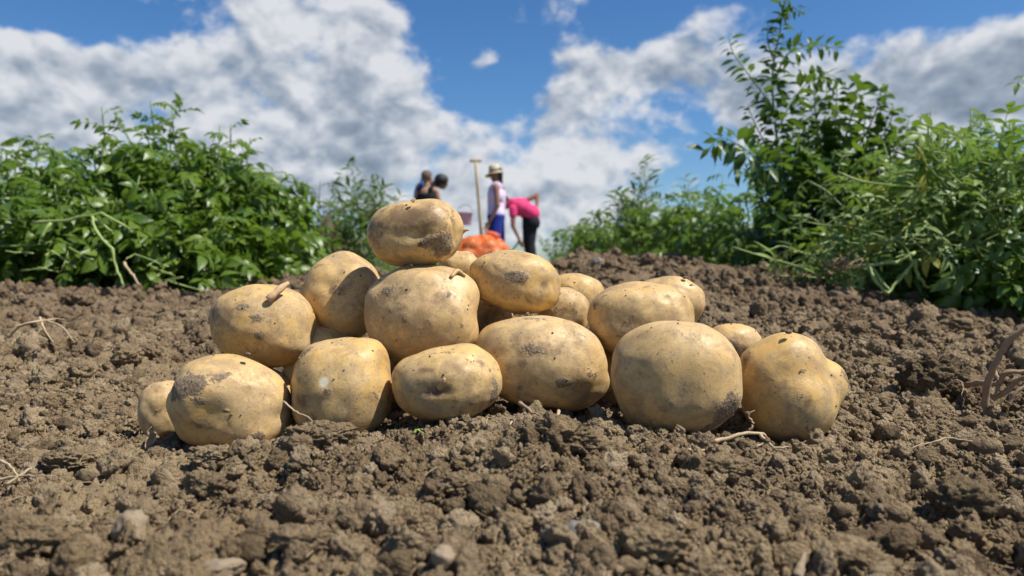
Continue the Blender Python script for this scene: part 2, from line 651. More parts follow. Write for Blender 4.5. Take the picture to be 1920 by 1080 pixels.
CLODCOL = bpy.data.collections.new('clod_shapes')
for k in range(10):
    V, F = clod_verts(100 + k, 2 if k < 5 else 4, 0.75, 0.34 if k < 5 else 0.30, k >= 6)
    me = mesh_np('clod_shape', V, F)
    me.materials.append(M_CRUMB)
    o = bpy.data.objects.new('clod_shape_%02d' % k, me)
    CLODCOL.objects.link(o)


def instancer(name, pts, rot, scl, tint, idx):
    me = bpy.data.meshes.new(name)
    me.vertices.add(len(pts))
    me.vertices.foreach_set('co', np.asarray(pts, np.float32).ravel())
    a = me.attributes.new('rot', 'FLOAT_VECTOR', 'POINT'); a.data.foreach_set('vector', np.asarray(rot, np.float32).ravel())
    a = me.attributes.new('scl', 'FLOAT_VECTOR', 'POINT'); a.data.foreach_set('vector', np.asarray(scl, np.float32).ravel())
    a = me.attributes.new('tint', 'FLOAT', 'POINT'); a.data.foreach_set('value', np.asarray(tint, np.float32))
    a = me.attributes.new('idx', 'INT', 'POINT'); a.data.foreach_set('value', np.asarray(idx, np.int32))
    o = bpy.data.objects.new(name, me)
    COL.objects.link(o)
    ng = bpy.data.node_groups.new(name, 'GeometryNodeTree')
    ng.interface.new_socket('Geometry', in_out='INPUT', socket_type='NodeSocketGeometry')
    ng.interface.new_socket('Geometry', in_out='OUTPUT', socket_type='NodeSocketGeometry')
    N = ng.nodes; L = ng.links
    gi = N.new('NodeGroupInput'); go = N.new('NodeGroupOutput')
    ci = N.new('GeometryNodeCollectionInfo')
    ci.inputs['Collection'].default_value = CLODCOL
    ci.inputs['Separate Children'].default_value = True
    ci.inputs['Reset Children'].default_value = True
    iop = N.new('GeometryNodeInstanceOnPoints')
    iop.inputs['Pick Instance'].default_value = True

    def named(nm, dt):
        q = N.new('GeometryNodeInputNamedAttribute'); q.data_type = dt
        q.inputs['Name'].default_value = nm
        return q.outputs['Attribute']
    m2p = N.new('GeometryNodeMeshToPoints')
    L.new(gi.outputs[0], m2p.inputs['Mesh'])
    L.new(m2p.outputs[0], iop.inputs['Points'])
    L.new(ci.outputs[0], iop.inputs['Instance'])
    L.new(named('idx', 'INT'), iop.inputs['Instance Index'])
    e = N.new('FunctionNodeEulerToRotation')
    L.new(named('rot', 'FLOAT_VECTOR'), e.inputs[0])
    L.new(e.outputs[0], iop.inputs['Rotation'])
    L.new(named('scl', 'FLOAT_VECTOR'), iop.inputs['Scale'])
    L.new(iop.outputs[0], go.inputs[0])
    md = o.modifiers.new('scatter', 'NODES')
    md.node_group = ng
    return o


def scatter_crumbs():
    n = 330000
    ly = rng.random(n)
    y = 0.14 * (3.3 / 0.14) ** ly
    u = rng.uniform(-0.95, 0.95, n)
    x = u * (y + 0.05)
    # patchy: clusters of crumbs and smoother dusty ground between
    den = noise2(x / 0.10, y / 0.10, 201) + 0.6 * noise2(x / 0.04, y / 0.04, 202)
    keep = rng.random(n) < np.clip(0.62 + den * 1.3, 0.12, 1)
    x, y = x[keep], y[keep]
    n = len(x)
    size = 0.00078 * np.clip(y / 0.42, 0.7, 3.0) * (rng.pareto(2.15, n) + 1)
    size = np.minimum(size, 0.0095 * np.clip(y / 0.5, 0.9, 1.9) * rng.uniform(.5, 1, n))
    m = 2600      # the coarser lumps
    yb = 0.17 * (2.6 / 0.17) ** rng.random(m)
    xb = rng.uniform(-0.95, 0.95, m) * (yb + .05)
    kb = ~((np.abs(xb) < .26) & (yb > .41) & (yb < .62)) & (rng.random(m) < np.clip(.5 + 1.6 * noise2(xb / .13, yb / .13, 205), .1, 1))
    xb, yb = xb[kb], yb[kb]
    x = np.concatenate([x, xb]); y = np.concatenate([y, yb])
    size = np.concatenate([size, (.0028 + .0095 * rng.random(len(xb)) ** 2.2) * np.clip(yb / .5, .75, 2.0)])
    n = len(x)
    z = soil_z(x, y) + size * rng.uniform(-0.2, 0.6, n)
    pts = np.stack([x, y, z], 1)
    rot = rng.uniform(0, 6.283, (n, 3))
    scl = size[:, None] * rng.uniform(0.8, 1.2, (n, 3))
    tint = np.clip(rng.normal(0.12, 0.55, n), -1, 1)
    idx = np.where(size > 0.0030, rng.integers(5, 10, n), rng.integers(0, 5, n))
    o = instancer('soil_crumbs', pts, rot, scl, tint, idx)
    tag(o, 'loose brown soil crumbs scattered all over the dug ground', 'soil crumbs', kind='stuff')


scatter_crumbs()


# ------------------------------------------------------------------ clods and stones one can single out
def clod(name, px, py, d, wpx, hpx, seed, label, cat='clod', mat=None, sub=4, sink=0.25, group=None, rot=0.0, depth=0.8):
    V, F = clod_verts(seed, sub + (cat == 'clod') * (sub > 3), 0.75, 0.24 if cat == 'clod' else 0.14, cat == 'clod')
    V = V + V * (0.05 * fbm3(V * 9, seed + 3, 3, 0.7))[:, None]
    V = (np.array(Matrix.Rotation(rot, 3, 'Z')) @ V.T).T
    lo, hi = V.min(0), V.max(0)
    V = (V - (lo + hi) / 2) / ((hi - lo) / 2)
    g = hit(px, py + hpx * .36)
    d = g.y if abs(g.y - d) < .5 * d else d
    g = Vector((P(px, py, d).x, d, gz(P(px, py, d).x, d)))
    w = wpx / FPX * d / 2; h = hpx / FPX * d / 2
    V = V * np.array([w, (w + h) / 2 * depth, h])
    o = link(name, mesh_np(name, V, F), mat or M_SOIL)
    o.location = (g.x, g.y, g.z + h * (1 - 2 * sink))
    return tag(o, label, cat, group)


M_STONE = simple('grey stone', (0.19, 0.165, 0.135), 0.75, 0.3, 0.25, 150, 0.0008)
M_PALE = simple('pale dusty stone', (0.25, 0.19, 0.125), 0.85, 0.2, 0.25, 180, 0.001)
M_DARKCLOD = soil_material('dark brown clod')  # soil copy, its fixed colours scaled darker below
for nd in M_DARKCLOD.node_tree.nodes:
    if nd.type == 'MIX' and nd.data_type == 'RGBA':
        for s_ in (nd.inputs[6], nd.inputs[7]):
            if not s_.is_linked:
                s_.default_value = tuple(c * 0.62 for c in s_.default_value[:3]) + (1,)
clod('soil_clod', 1752, 700, 0.66, 140, 100, 3, 'large dark overhanging clod lying right of the pile', mat=M_DARKCLOD, sub=5)
clod('soil_clod', 150, 862, 0.41, 145, 70, 5, 'broad rounded pale brown clod left of the smallest potato', sub=5)
clod('soil_clod', 1048, 808, 0.415, 165, 78, 8, 'crumbly broken clod in front of the large middle potato', sub=5)
clod('soil_clod', 405, 858, 0.41, 120, 55, 12, 'rounded crumbly clod at the foot of the front left potato', sub=5)
clod('soil_clod', 600, 815, 0.42, 150, 48, 14, 'flat jagged clod below the front potato with the white scar', sub=5)
clod('stone', 243, 985, 0.33, 66, 72, 21, 'pale angular dusty stone in the left foreground soil', 'stone', M_PALE)
clod('stone', 672, 972, 0.335, 86, 66, 22, 'grey brown pointed clod standing up in the lower middle soil', 'stone', M_SOIL)
clod('stone', 832, 1046, 0.29, 46, 48, 24, 'small whitish stone at the bottom edge left of centre', 'stone', M_PALE)
clod('stone', 1090, 985, 0.32, 90, 50, 25, 'greyish stone among blurred soil at lower centre', 'stone', M_STONE, sink=.4)
clod('soil_clod', 1800, 925, 0.37, 130, 90, 26, 'dark blocky clod at the right foreground near a green speck', mat=M_DARKCLOD)
clod('stone', 1895, 835, 0.48, 60, 44, 27, 'dark squarish stone at the right edge', 'stone', M_DARKCLOD)
clod('soil_clod', 1640, 560, 1.35, 46, 34, 29, 'dark round clod below the bent pale stems', mat=M_DARKCLOD)
clod('soil_clod', 1350, 872, 0.41, 150, 66, 31, 'low fibrous clod in front of the right hand potatoes')
clod('soil_clod', 860, 905, 0.37, 90, 50, 33, 'medium crumbly clod in the middle foreground')
clod('soil_clod', 730, 850, 0.40, 70, 46, 34, 'knobbly clod below and left of the sprouting potato')
clod('soil_clod', 235, 668, 0.75, 66, 40, 36, 'small round pale clod left of the pile on the slope')
clod('soil_clod', 385, 905, 0.37, 100, 66, 38, 'lumpy clod in the left middle foreground')
clod('stone', 415, 1062, 0.28, 90, 40, 41, 'flat tan stone chip at the bottom edge', 'stone', M_PALE)
clod('soil_clod', 150, 560, 1.3, 60, 36, 43, 'blocky pale clod under the left leaves', mat=M_SOIL)
clod('soil_clod', 1120, 492, 1.95, 26, 22, 44, 'tiny round stone like clod on the far ridge right of the pile', mat=M_STONE)
clod('soil_clod', 1600, 1040, 0.29, 190, 90, 46, 'large blurred clod at the bottom right')
clod('soil_clod', 1230, 1010, 0.31, 150, 80, 47, 'blurred domed clod in the lower right middle')
clod('soil_clod', 60, 1000, 0.33, 170, 100, 48, 'broad lumpy clod in the bottom left corner')
clod('soil_clod', 560, 1010, 0.31, 110, 60, 49, 'squat clod at the bottom left of centre')


rk = random.Random(77)
k_ = 0
while k_ < 46:
    px, py = rk.uniform(10, 1910), rk.uniform(560, 1060)
    if 230 < px < 1610 and py < 880:
        continue
    dd = hit(px, py).y
    wm = rk.uniform(.010, .026) * min(1.6, .7 + .5 * dd)
    wp = wm / dd * FPX
    clod('small_clod', px, py, dd, wp, wp * rk.uniform(.55, .85), 300 + k_, 'small plain brown clod lying loose among the crumbs', sub=3, sink=.3, group='small plain clods on the dug ground', rot=rk.uniform(0, 6), mat=M_DARKCLOD if rk.random() < .3 else M_SOIL)
    k_ += 1
# ------------------------------------------------------------------ potatoes
def potato_material():
    m, n, bs = new_mat('potato skin')
    tc = n.new('ShaderNodeTexCoord').outputs['Object']
    oi = n.new('ShaderNodeObjectInfo').outputs['Random']
    pos = n.vmath('ADD', tc, n.new('ShaderNodeCombineXYZ').outputs[0])
    cx = n.new('ShaderNodeCombineXYZ'); n.put(cx.inputs[0], n.math('MULTIPLY', oi, 7.3))
    pos = n.vmath('ADD', tc, cx.outputs[0])
    f1 = n.noise(pos, 28, 4, 0.6)
    f2 = n.noise(pos, 120, 5, 0.65)
    f3 = n.noise(pos, 520, 3, 0.6)
    f4 = n.noise(pos, 1500, 2, 0.6)
    base = n.mix(n.maprange(f1, 0.3, 0.7), (0.59, 0.360, 0.105), (0.66, 0.440, 0.165))
    base = n.mix(n.math('MULTIPLY', oi, 0.65), base, (0.60, 0.42, 0.21))
    # thin rub of dried soil over the skin
    film = n.maprange(n.math('ADD', n.math('MULTIPLY', f2, 0.6), n.math('MULTIPLY', f1, 0.5)), 0.46, 0.68, 0, 0.80)
    base = n.mix(film, base, (0.37, 0.265, 0.145))
    # freckles: lenticels and specks of soil
    vo = n.new('ShaderNodeTexVoronoi'); vo.inputs['Scale'].default_value = 210
    n.put(vo.inputs['Vector'], pos)
    spk = n.math('MULTIPLY', n.maprange(vo.outputs['Distance'], 0.10, 0.22, 1, 0), n.maprange(f2, 0.42, 0.58))
    base = n.mix(n.math('MULTIPLY', spk, 0.75), base, (0.17, 0.11, 0.06))
    vo2 = n.new('ShaderNodeTexVoronoi'); vo2.inputs['Scale'].default_value = 480
    n.put(vo2.inputs['Vector'], pos)
    sp2 = n.math('MULTIPLY', n.maprange(vo2.outputs['Distance'], 0.12, 0.26, 1, 0), n.maprange(n.noise(pos, 60, 3, 0.6), 0.46, 0.60))
    base = n.mix(n.math('MULTIPLY', sp2, 0.7), base, (0.20, 0.13, 0.07))
    patch = n.maprange(n.noise(pos, 45, 6, 0.68, 2.0, 0.6), 0.49, 0.62, 0, 0.72)
    base = n.mix(patch, base, (0.36, 0.235, 0.112))
    fine = n.maprange(f3, 0.56, 0.66, 0, 0.65)
    base = n.mix(n.math('MULTIPLY', fine, n.maprange(f1, 0.35, 0.65)), base, (0.24, 0.165, 0.09))
    flake = n.noise(pos, 190, 7, 0.78)
    base = n.mix(n.maprange(flake, 0.45, 0.55, 0, 0.20), base, (0.38, 0.24, 0.095))
    # brown stains and caked soil, each where the mesh carries them
    st = n.attr('stain')
    stn = n.maprange(n.math('ADD', st, n.math('MULTIPLY', n.math('SUBTRACT', f2, 0.5), 1.1)), 0.25, 0.65)
    base = n.mix(n.math('MULTIPLY', stn, 0.85), base, (0.185, 0.110, 0.055))
    dk = n.attr('scar')
    base = n.mix(n.maprange(n.math('ADD', dk, n.math('MULTIPLY', n.math('SUBTRACT', f2, 0.5), 0.9)), 0.3, 0.6), base, (0.13, 0.068, 0.035))
    wt = n.attr('pale')
    base = n.mix(n.maprange(wt, 0.3, 0.8), base, (0.78, 0.68, 0.50))
    dt = n.attr('dirt')
    dtn = n.maprange(n.math('ADD', n.math('ADD', dt, n.math('MULTIPLY', n.math('SUBTRACT', f2, 0.5), 1.0)), n.math('MULTIPLY', n.math('SUBTRACT', f3, 0.5), 0.8)), 0.36, 0.52)
    dcol = n.mix(n.maprange(f3, .35, .65), (0.13, 0.092, 0.058), (0.27, 0.20, 0.13))
    base = n.mix(n.math('MULTIPLY', dtn, 0.93), base, dcol)
    n.put(bs.inputs['Base Color'], base)
    n.put(bs.inputs['Roughness'], n.math('ADD', 0.42, n.math('MULTIPLY', n.math('MAXIMUM', dtn, film), 0.5)))
    bs.inputs['Specular IOR Level'].default_value = 0.38
    bs.inputs['Subsurface Weight'].default_value = 0.10
    bs.inputs['Subsurface Radius'].default_value = (1.0, 0.5, 0.2)
    bs.inputs['Subsurface Scale'].default_value = 0.004
    h = n.math('ADD', n.math('MULTIPLY', f2, 0.25), n.math('MULTIPLY', f4, 0.14))
    h = n.math('ADD', h, n.math('MULTIPLY', f3, 0.22))
    h = n.math('ADD', h, n.math('MULTIPLY', n.maprange(flake, 0.42, 0.58), -0.08))
    h = n.math('ADD', h, n.math('MULTIPLY', dtn, n.math('ADD', 0.25, n.math('MULTIPLY', f3, 1.4))))
    n.put(bs.inputs['Normal'], n.bump(h, 0.55, 0.0010))
    return m


M_POTATO = potato_material()
M_SPROUT = simple('sprout', (0.50, 0.33, 0.18), 0.7, 0.3, 0.25, 400, 0.0004)
M_ROOT = simple('pale dry root', (0.44, 0.33, 0.20), 0.8, 0.2, 0.2, 200)
M_BROWNROOT = simple('brown woody root', (0.30, 0.20, 0.12), 0.85, 0.2, 0.3, 200, 0.0005)
POT = []


CRUMBS = []
for k in range(3):
    V_, F_ = clod_verts(500 + k, 2, .6, .35)
    me_ = mesh_np('soil_crumb', V_, F_)
    me_.materials.append(M_SOIL)
    CRUMBS.append(me_)


def uv_dir(u, v):
    r = u * u + v * v
    if r > 0.98:
        k = math.sqrt(0.98 / r); u *= k; v *= k; r = 0.98
    return np.array([u, -math.sqrt(1 - r), v])


def potato(x0, y0, x1, y1, d, seed, label, tilt=0.0, depth=0.92, sq=2.25, lobes=(), dents=(), dirt=(), stain=(), scar=(), pale=(), balls=None, sub=5, noise=.9, name='potato', group='potatoes in the heap on the soil', wide=1.0):
    V, F = ICO[sub]
    nrm = (np.abs(V[:, 0]) ** sq + np.abs(V[:, 1]) ** sq + np.abs(V[:, 2]) ** sq) ** (-1 / sq)
    S = V * nrm[:, None]
    rad = 1 + noise * (0.26 * noise3(V * 0.9 + seed * 1.37, seed) + 0.13 * noise3(V * 1.9 + seed, seed + 1) + 0.030 * noise3(V * 5 + seed, seed + 2))
    if balls:
        acc = 0
        S = V
        for (cx, cz, br) in balls:
            c = np.array([cx, 0.0, cz])
            b = V @ c
            disc = b * b - (c @ c - br * br)
            t = np.where(disc > 0, b + np.sqrt(np.maximum(disc, 0)), 0)
            acc = acc + np.maximum(t, 0) ** 11
        rad = acc ** (1 / 11) * rad
    rr = np.random.default_rng(seed)

    def blob(u, v, w, h=None, ang=0.0):
        c = uv_dir(u, v)
        # tangent frame
        right = np.cross(np.array([0, 0, 1.0]), -c); right /= np.linalg.norm(right) + 1e-9
        right = -right if right[0] < 0 else right
        up = np.cross(right, -c); up = up if up[2] > 0 else -up
        dd = V - c
        a = dd @ right; b = dd @ up
        if ang:
            ca, sa = math.cos(ang), math.sin(ang)
            a, b = a * ca + b * sa, -a * sa + b * ca
        h = h or w
        q = (a / w) ** 2 + (b / h) ** 2
        return np.exp(-q) * ((V @ c) > 0)
    for (u, v, w, amp) in lobes:
        rad = rad + amp * blob(u, v, w)
    eyes = [(rr.uniform(-.8, .8), rr.uniform(-.7, .8), 0.10, 0.014) for _ in range(3)]
    scar_a = np.zeros(len(V))
    for (u, v, w, amp) in list(dents) + eyes:
        rad = rad - amp * blob(u, v, w) + amp * 0.35 * blob(u, v - w * 0.9, w * 1.1, w * 0.5)
    for (u, v, w, amp) in eyes:
        scar_a = np.maximum(scar_a, 0.45 * blob(u, v, 0.045, 0.03))
    p = S * rad[:, None]
    aw = (x1 - x0) / 2; ah = (y1 - y0) / 2
    # tilt the long axis inside the picture plane, then fit the outline to the size it has
    lo, hi = p.min(0), p.max(0)
    p = (p - (lo + hi) / 2) / ((hi - lo) / 2)
    if tilt:
        k = 1.0 + 0.22 * abs(wide)
        M = np.array(Matrix.Rotation(-tilt, 3, 'Y'))
        Sx = np.diag([k, 1, 1 / k])
        T = M @ Sx @ M.T
        p = (T @ p.T).T
        lo, hi = p.min(0), p.max(0)
        p = (p - (lo + hi) / 2) / ((hi - lo) / 2)
    w = aw / FPX * d; h = ah / FPX * d
    dp = (w * 0.5 + h * 0.5) * depth
    p = p * np.array([w, dp, h])
    D = np.zeros(len(V)); ST = np.zeros(len(V)); PL = np.zeros(len(V))
    for (u, v, ww, hh, ang, s) in dirt:
        D = np.maximum(D, s * blob(u, v, ww, hh, ang))
    for (u, v, ww, hh, ang, s) in stain:
        ST = np.maximum(ST, s * blob(u, v, ww, hh, ang))
    for (u, v, ww, s) in scar:
        scar_a = np.maximum(scar_a, s * blob(u, v, ww))
    for (u, v, ww, s) in pale:
        PL = np.maximum(PL, s * blob(u, v, ww))
    for k in range(9):
        D = np.maximum(D, rr.uniform(0.30, 0.62) * blob(rr.uniform(-1, 1), rr.uniform(-.9, .9), rr.uniform(.05, .14), rr.uniform(.03, .09), rr.uniform(0, 3)))
    for k in range(8):
        ST = np.maximum(ST, rr.uniform(0.3, 0.6) * blob(rr.uniform(-1, 1), rr.uniform(-.9, .9), rr.uniform(.1, .35), rr.uniform(.05, .2), rr.uniform(0, 3)))
    # soil cakes stand proud of the skin
    dn = np.clip(D + 0.9 * fbm3(V * 9, seed + 40, 3, 0.6) * 0.8 - 0.42, 0, 0.2) * 5
    p = p * (1 + (dn * 0.017 * (0.6 + 1.2 * np.abs(fbm3(V * 16, seed + 50, 3, 0.7)))))[:, None]
    me = mesh_np(name, p, F)
    for k, a in (('dirt', D), ('stain', ST), ('scar', scar_a), ('pale', PL)):
        setattrf(me, k, a)
    o = link(name, me, M_POTATO)
    c = P((x0 + x1) / 2, (y0 + y1) / 2, d)
    o.location = c
    tag(o, label, 'potato', group)
    POT.append(o)
    wgt = np.clip(D - .45, 0, 1) * 2.0 + .02 + .06 * np.clip(V[:, 2], 0, 1)
    wgt = wgt * (V[:, 1] < .35)
    for vi in rr.choice(len(V), 16, p=wgt / wgt.sum(), replace=False):
        cr = bpy.data.objects.new('soil_crumb', CRUMBS[rr.integers(0, 3)])
        sz = float(rr.uniform(.0003, .0009))
        cr.matrix_basis = Matrix.Translation(Vector([float(q) for q in p[vi]])) @ Euler(rr.uniform(0, 6, 3).tolist()).to_matrix().to_4x4() @ Matrix.Scale(sz, 4)
        COL.objects.link(cr)
        cr.parent = o
    o['_r'] = 0.0
    del o['_r']
    return o


p_top = potato(692, 375, 870, 503, .545, 1, 'topmost potato of the heap, dusty with a torn muddy patch on its right', tilt=R(9), wide=.3, depth=1.0, sq=2.5,
               lobes=[(-.6, -.30, .5, .05), (.35, .7, .6, .10)], dents=[(.22, -.02, .25, .05)],
               dirt=[(.62, -.32, .38, .40, .3, .85), (.30, -.28, .16, .22, 0, .75), (.72, .35, .12, .4, -.5, .5)], stain=[(-.1, .45, 1.0, .5, 0, .62), (-.7, .1, .4, .6, 0, .55), (.2, .1, .5, .5, 0, .5)], scar=[(.20, -.32, .11, .8)], pale=[(-.05, -.05, .22, .45)])
p_ul = potato(565, 470, 716, 636, .585, 2, 'yellow potato with an eye, left of and just below the topmost one', depth=.9,
              dents=[(-.16, .28, .16, .05)], stain=[(-.1, .22, .14, .12, 0, .8), (.4, .3, .4, .4, 0, .4)])
p_mid = potato(685, 495, 900, 682, .535, 3, 'big round central potato directly under the topmost one', depth=.92, lobes=[(.75, .55, .25, .05)], dents=[(.1, .95, .2, .02)],
               dirt=[(-.5, .5, .20, .18, .4, .68), (-.05, .96, .2, .08, 0, .7), (-.72, .35, .1, .1, 0, .5)], stain=[(.45, .35, .5, .35, 0, .45), (-.45, .45, .4, .3, 0, .55)], scar=[(.35, -.1, .04, .4), (.2, .1, .03, .4)])
p_ur = potato(880, 468, 1052, 590, .555, 4, 'oval potato with one dark oval soil patch, upper right of centre', tilt=R(-10), depth=.85,
              dents=[(.62, .0, .22, .05)], dirt=[(.08, .18, .24, .17, -.15, 1.35)], stain=[(.62, -.02, .12, .18, 0, .45)], pale=[(.62, -.3, .18, .35)])
p_left = potato(397, 532, 590, 690, .545, 5, 'smooth yellow potato on the left with a thick stubby sprout on top', tilt=R(-10), depth=.95,
                dirt=[(.14, -.1, .13, .14, 0, .74), (.12, .28, .2, .1, 0, .6), (-.1, .5, .15, .08, .3, .6), (-.55, .45, .3, .05, .8, .45)], stain=[(-.4, .3, .6, .35, 0, .4)])
p_fl = potato(330, 664, 543, 842, .478, 6, 'front left potato with a wide grey soil cake on its shoulder', tilt=R(-8), depth=.95, lobes=[(-.5, .5, .5, .04)],
              dents=[(.93, -.1, .16, .07)], dirt=[(-.38, .50, .34, .22, .35, 1.25), (-.65, .35, .16, .2, 0, .9), (.15, .72, .30, .07, .7, .8), (.62, -.42, .15, .11, 0, .80), (-.2, .25, .15, .12, 0, .8)], stain=[(-.2, -.25, .5, .2, .1, .5)])
p_tiny = potato(267, 713, 350, 825, .515, 7, 'smallest potato, half hidden at the left end of the heap', depth=.9, stain=[(-.1, -.5, .14, .3, 0, .9)], scar=[(.0, -.6, .12, .6)])
p_f2 = potato(545, 633, 735, 818, .488, 8, 'front yellow potato with a small white scar in its middle', depth=.9,
              dents=[(-.2, .2, .12, .02)], dirt=[(-.1, .04, .13, .06, .2, .95), (-.62, .62, .25, .10, 1.0, .75), (.75, -.1, .2, .05, -.8, .7), (.1, .9, .3, .06, 0, .5)], pale=[(-.17, .22, .12, 1.0)], stain=[(-.6, .2, .3, .6, 0, .35)])
p_f3 = potato(735, 645, 942, 793, .478, 9, 'low front potato with a dark sunken stem end facing forward', depth=.9,
              dents=[(-.14, -.05, .18, .07)], dirt=[(.92, -.25, .14, .4, .2, .95), (.05, .85, .5, .08, 0, .55), (-.2, -.02, .22, .10, .5, .66)], scar=[(-.14, -.08, .14, .85)], stain=[(-.1, -.05, .35, .25, 0, .7), (.6, .6, .4, .3, 0, .45)])
p_big = potato(887, 590, 1145, 772, .520, 10, 'large rounded potato at bottom centre with soil crumbs on its crown', depth=.85, tilt=R(-14), wide=.5,
               dirt=[(.22, -.28, .13, .11, .5, .9), (-.15, .88, .25, .08, 0, .6), (-.2, .35, .25, .15, 0, .6)], stain=[(-.1, .4, .6, .3, 0, .5)])
p_fr = potato(1147, 601, 1387, 818, .472, 11, 'round front right potato with a dark mud patch low on its side', noise=.55, depth=.92, lobes=[(-.3, .75, .5, .05), (.75, -.4, .4, .05)],
              dents=[(-.75, .62, .25, .04), (.1, .9, .12, .03), (-.15, -.35, .3, .02), (.78, .55, .18, .03)], dirt=[(.64, -.42, .27, .30, .5, 1.25), (.40, -.72, .20, .16, .3, 1.1)], scar=[(-.02, -.22, .035, .6), (.1, -.22, .03, .5)], stain=[(-.25, -.25, .12, .2, 0, .5)], pale=[(-.2, -.45, .28, .35)])
p_knob = potato(1383, 622, 1587, 836, .492, 12, 'knobbly rightmost potato with bulges on its crown and side', depth=.80, noise=.35,
                balls=[(-.05, -.18, .84), (-.04, .40, .62), (.58, .10, .42), (-.45, .28, .50)], dirt=[(.93, .28, .10, .16, 0, .95), (0, -.58, .06, .06, 0, .8), (.15, -.62, .08, .06, 0, .9), (-.2, -.02, .12, .06, .3, .5)], stain=[(-.4, .2, .5, .3, 0, .4), (-.9, .5, .2, .3, 0, .5)])
p_behknob = potato(1322, 606, 1425, 690, .565, 13, 'small dusty potato peeping out behind the two right front ones', depth=.9, dirt=[(-.2, .1, .35, .3, 0, .62)], stain=[(0, .2, .6, .4, 0, .5)])
p_rm = potato(1100, 527, 1300, 674, .545, 14, 'broad potato resting above the round front right one', depth=.85, tilt=R(-6), dents=[(.82, .2, .2, .05)],
              dirt=[(-.88, .3, .12, .15, 0, .75), (-.45, -.4, .16, .1, 0, .5), (-.25, .15, .12, .08, 0, .5), (.88, .05, .05, .25, 0, .6)], stain=[(.3, .75, .5, .2, 0, .3)])
p_rb = potato(1178, 517, 1318, 625, .605, 15, 'potato with a small bump, tucked behind the broad right one', depth=.9, lobes=[(.65, .5, .22, .06)], dirt=[(.5, .62, .12, .08, 0, .7)])
p_b1 = potato(1022, 512, 1135, 612, .640, 16, 'rear potato farthest back behind the oval patched one', depth=.9, stain=[(.3, .3, .5, .4, 0, .4)])
p_b2 = potato(1008, 538, 1108, 636, .585, 17, 'pale speckled potato wedged between the oval and the broad one', depth=.85, stain=[(.2, .2, .6, .5, 0, .4)])
p_b3 = potato(822, 470, 905, 560, .600, 18, 'small potato glimpsed behind the topmost and oval potatoes', depth=.9)
p_in1 = potato(850, 555, 965, 665, .592, 19, 'shaded potato in the gap between the central and large ones', depth=.9, stain=[(.2, .3, .4, .4, 0, .6)])
p_in2 = potato(530, 612, 660, 745, .560, 20, 'shaded potato in the gap under the smooth sprouted one', depth=.85)
p_in3 = potato(430, 690, 560, 822, .548, 21, 'shaded potato behind the front left one, barely showing', depth=.9)
p_in4 = potato(1060, 632, 1190, 765, .570, 22, 'dark reddish shaded potato between the large and round front right ones', depth=.9)
p_in5 = potato(640, 640, 800, 770, .580, 23, 'hidden rear potato carrying the heap', depth=.9)
p_in6 = potato(1220, 620, 1350, 750, .610, 24, 'hidden rear potato carrying the right side', depth=.9)


# sprouts and threads that belong to a potato
def rel_part(name, pts, rads, mat, parent, seg=8, nz=0.0):
    mb = MB()
    mb.tube(smooth_path(pts, 4), np.interp(np.linspace(0, 1, 4 * (len(pts) - 1) + 1), np.linspace(0, 1, len(rads)), rads), seg)
    return mb.build(name, mat, parent)


rel_part('sprout', [P(503, 562, .519), P(514, 552, .520), P(527, 540, .524), P(541, 530, .528)], [.0026, .0030, .0022, .0028, .0022, .0012], M_SPROUT, p_left, 10)
rel_part('sprout', [P(866, 436, .545), P(872, 432, .543), P(879, 431, .542)], [.0016, .0012, .0008], M_SPROUT, p_top)
rel_part('sprout', [P(772, 378, .52), P(778, 372, .52)], [.0015, .0008], M_ROOT, p_top)
rel_part('sprout', [P(824, 728, .445), P(831, 716, .441), P(834, 709, .440)], [.0016, .0014, .0006], M_SPROUT, p_f3)
rel_part('sprout', [P(845, 520, .515), P(858, 508, .52), P(872, 518, .522)], [.0012, .0018, .0010], M_POTATO, p_mid, 10)
for (px, py, dd, par) in ((465, 664, .468, p_fl), (990, 590, .52, p_big), (1005, 594, .515, p_big), (1020, 598, .51, p_big), (1285, 520, .59, p_rb), (1400, 775, .452, p_knob), (425, 770, .437, p_fl), (770, 497, .52, p_mid), (1000, 592, .515, p_big), (1478, 622, .48, p_knob)):
    mb = MB()
    V_, F_ = clod_verts(int(px), 2, .4, .3)
    mb.add(V_ * .0022, F_, Matrix.Translation(P(px, py, dd)))
    mb.build('soil_crumb', M_SOIL, par)


# ------------------------------------------------------------------ roots and straw on the soil
def strand(name, pts, r, mat, label, cat='root', seg=6, parent=None, taper=0.3, wob=0.00025):
    ps = smooth_path(pts, 5)
    for p in ps:
        if p.y < 1.3:
            p.z = max(p.z, gz(p.x, p.y) + r * .6)
    rnd = random.Random(len(name) + int(pts[0].x * 9999))
    ps = [p + Vector((rnd.gauss(0, wob), rnd.gauss(0, wob), rnd.gauss(0, wob))) for p in ps]
    rr = [r * (1 - (1 - taper) * i / (len(ps) - 1)) * rnd.uniform(.85, 1.15) for i in range(len(ps))]
    mb = MB(); mb.tube(ps, rr, seg)
    o = mb.build(name, mat, parent)
    if label:
        tag(o, label, cat)
    return o


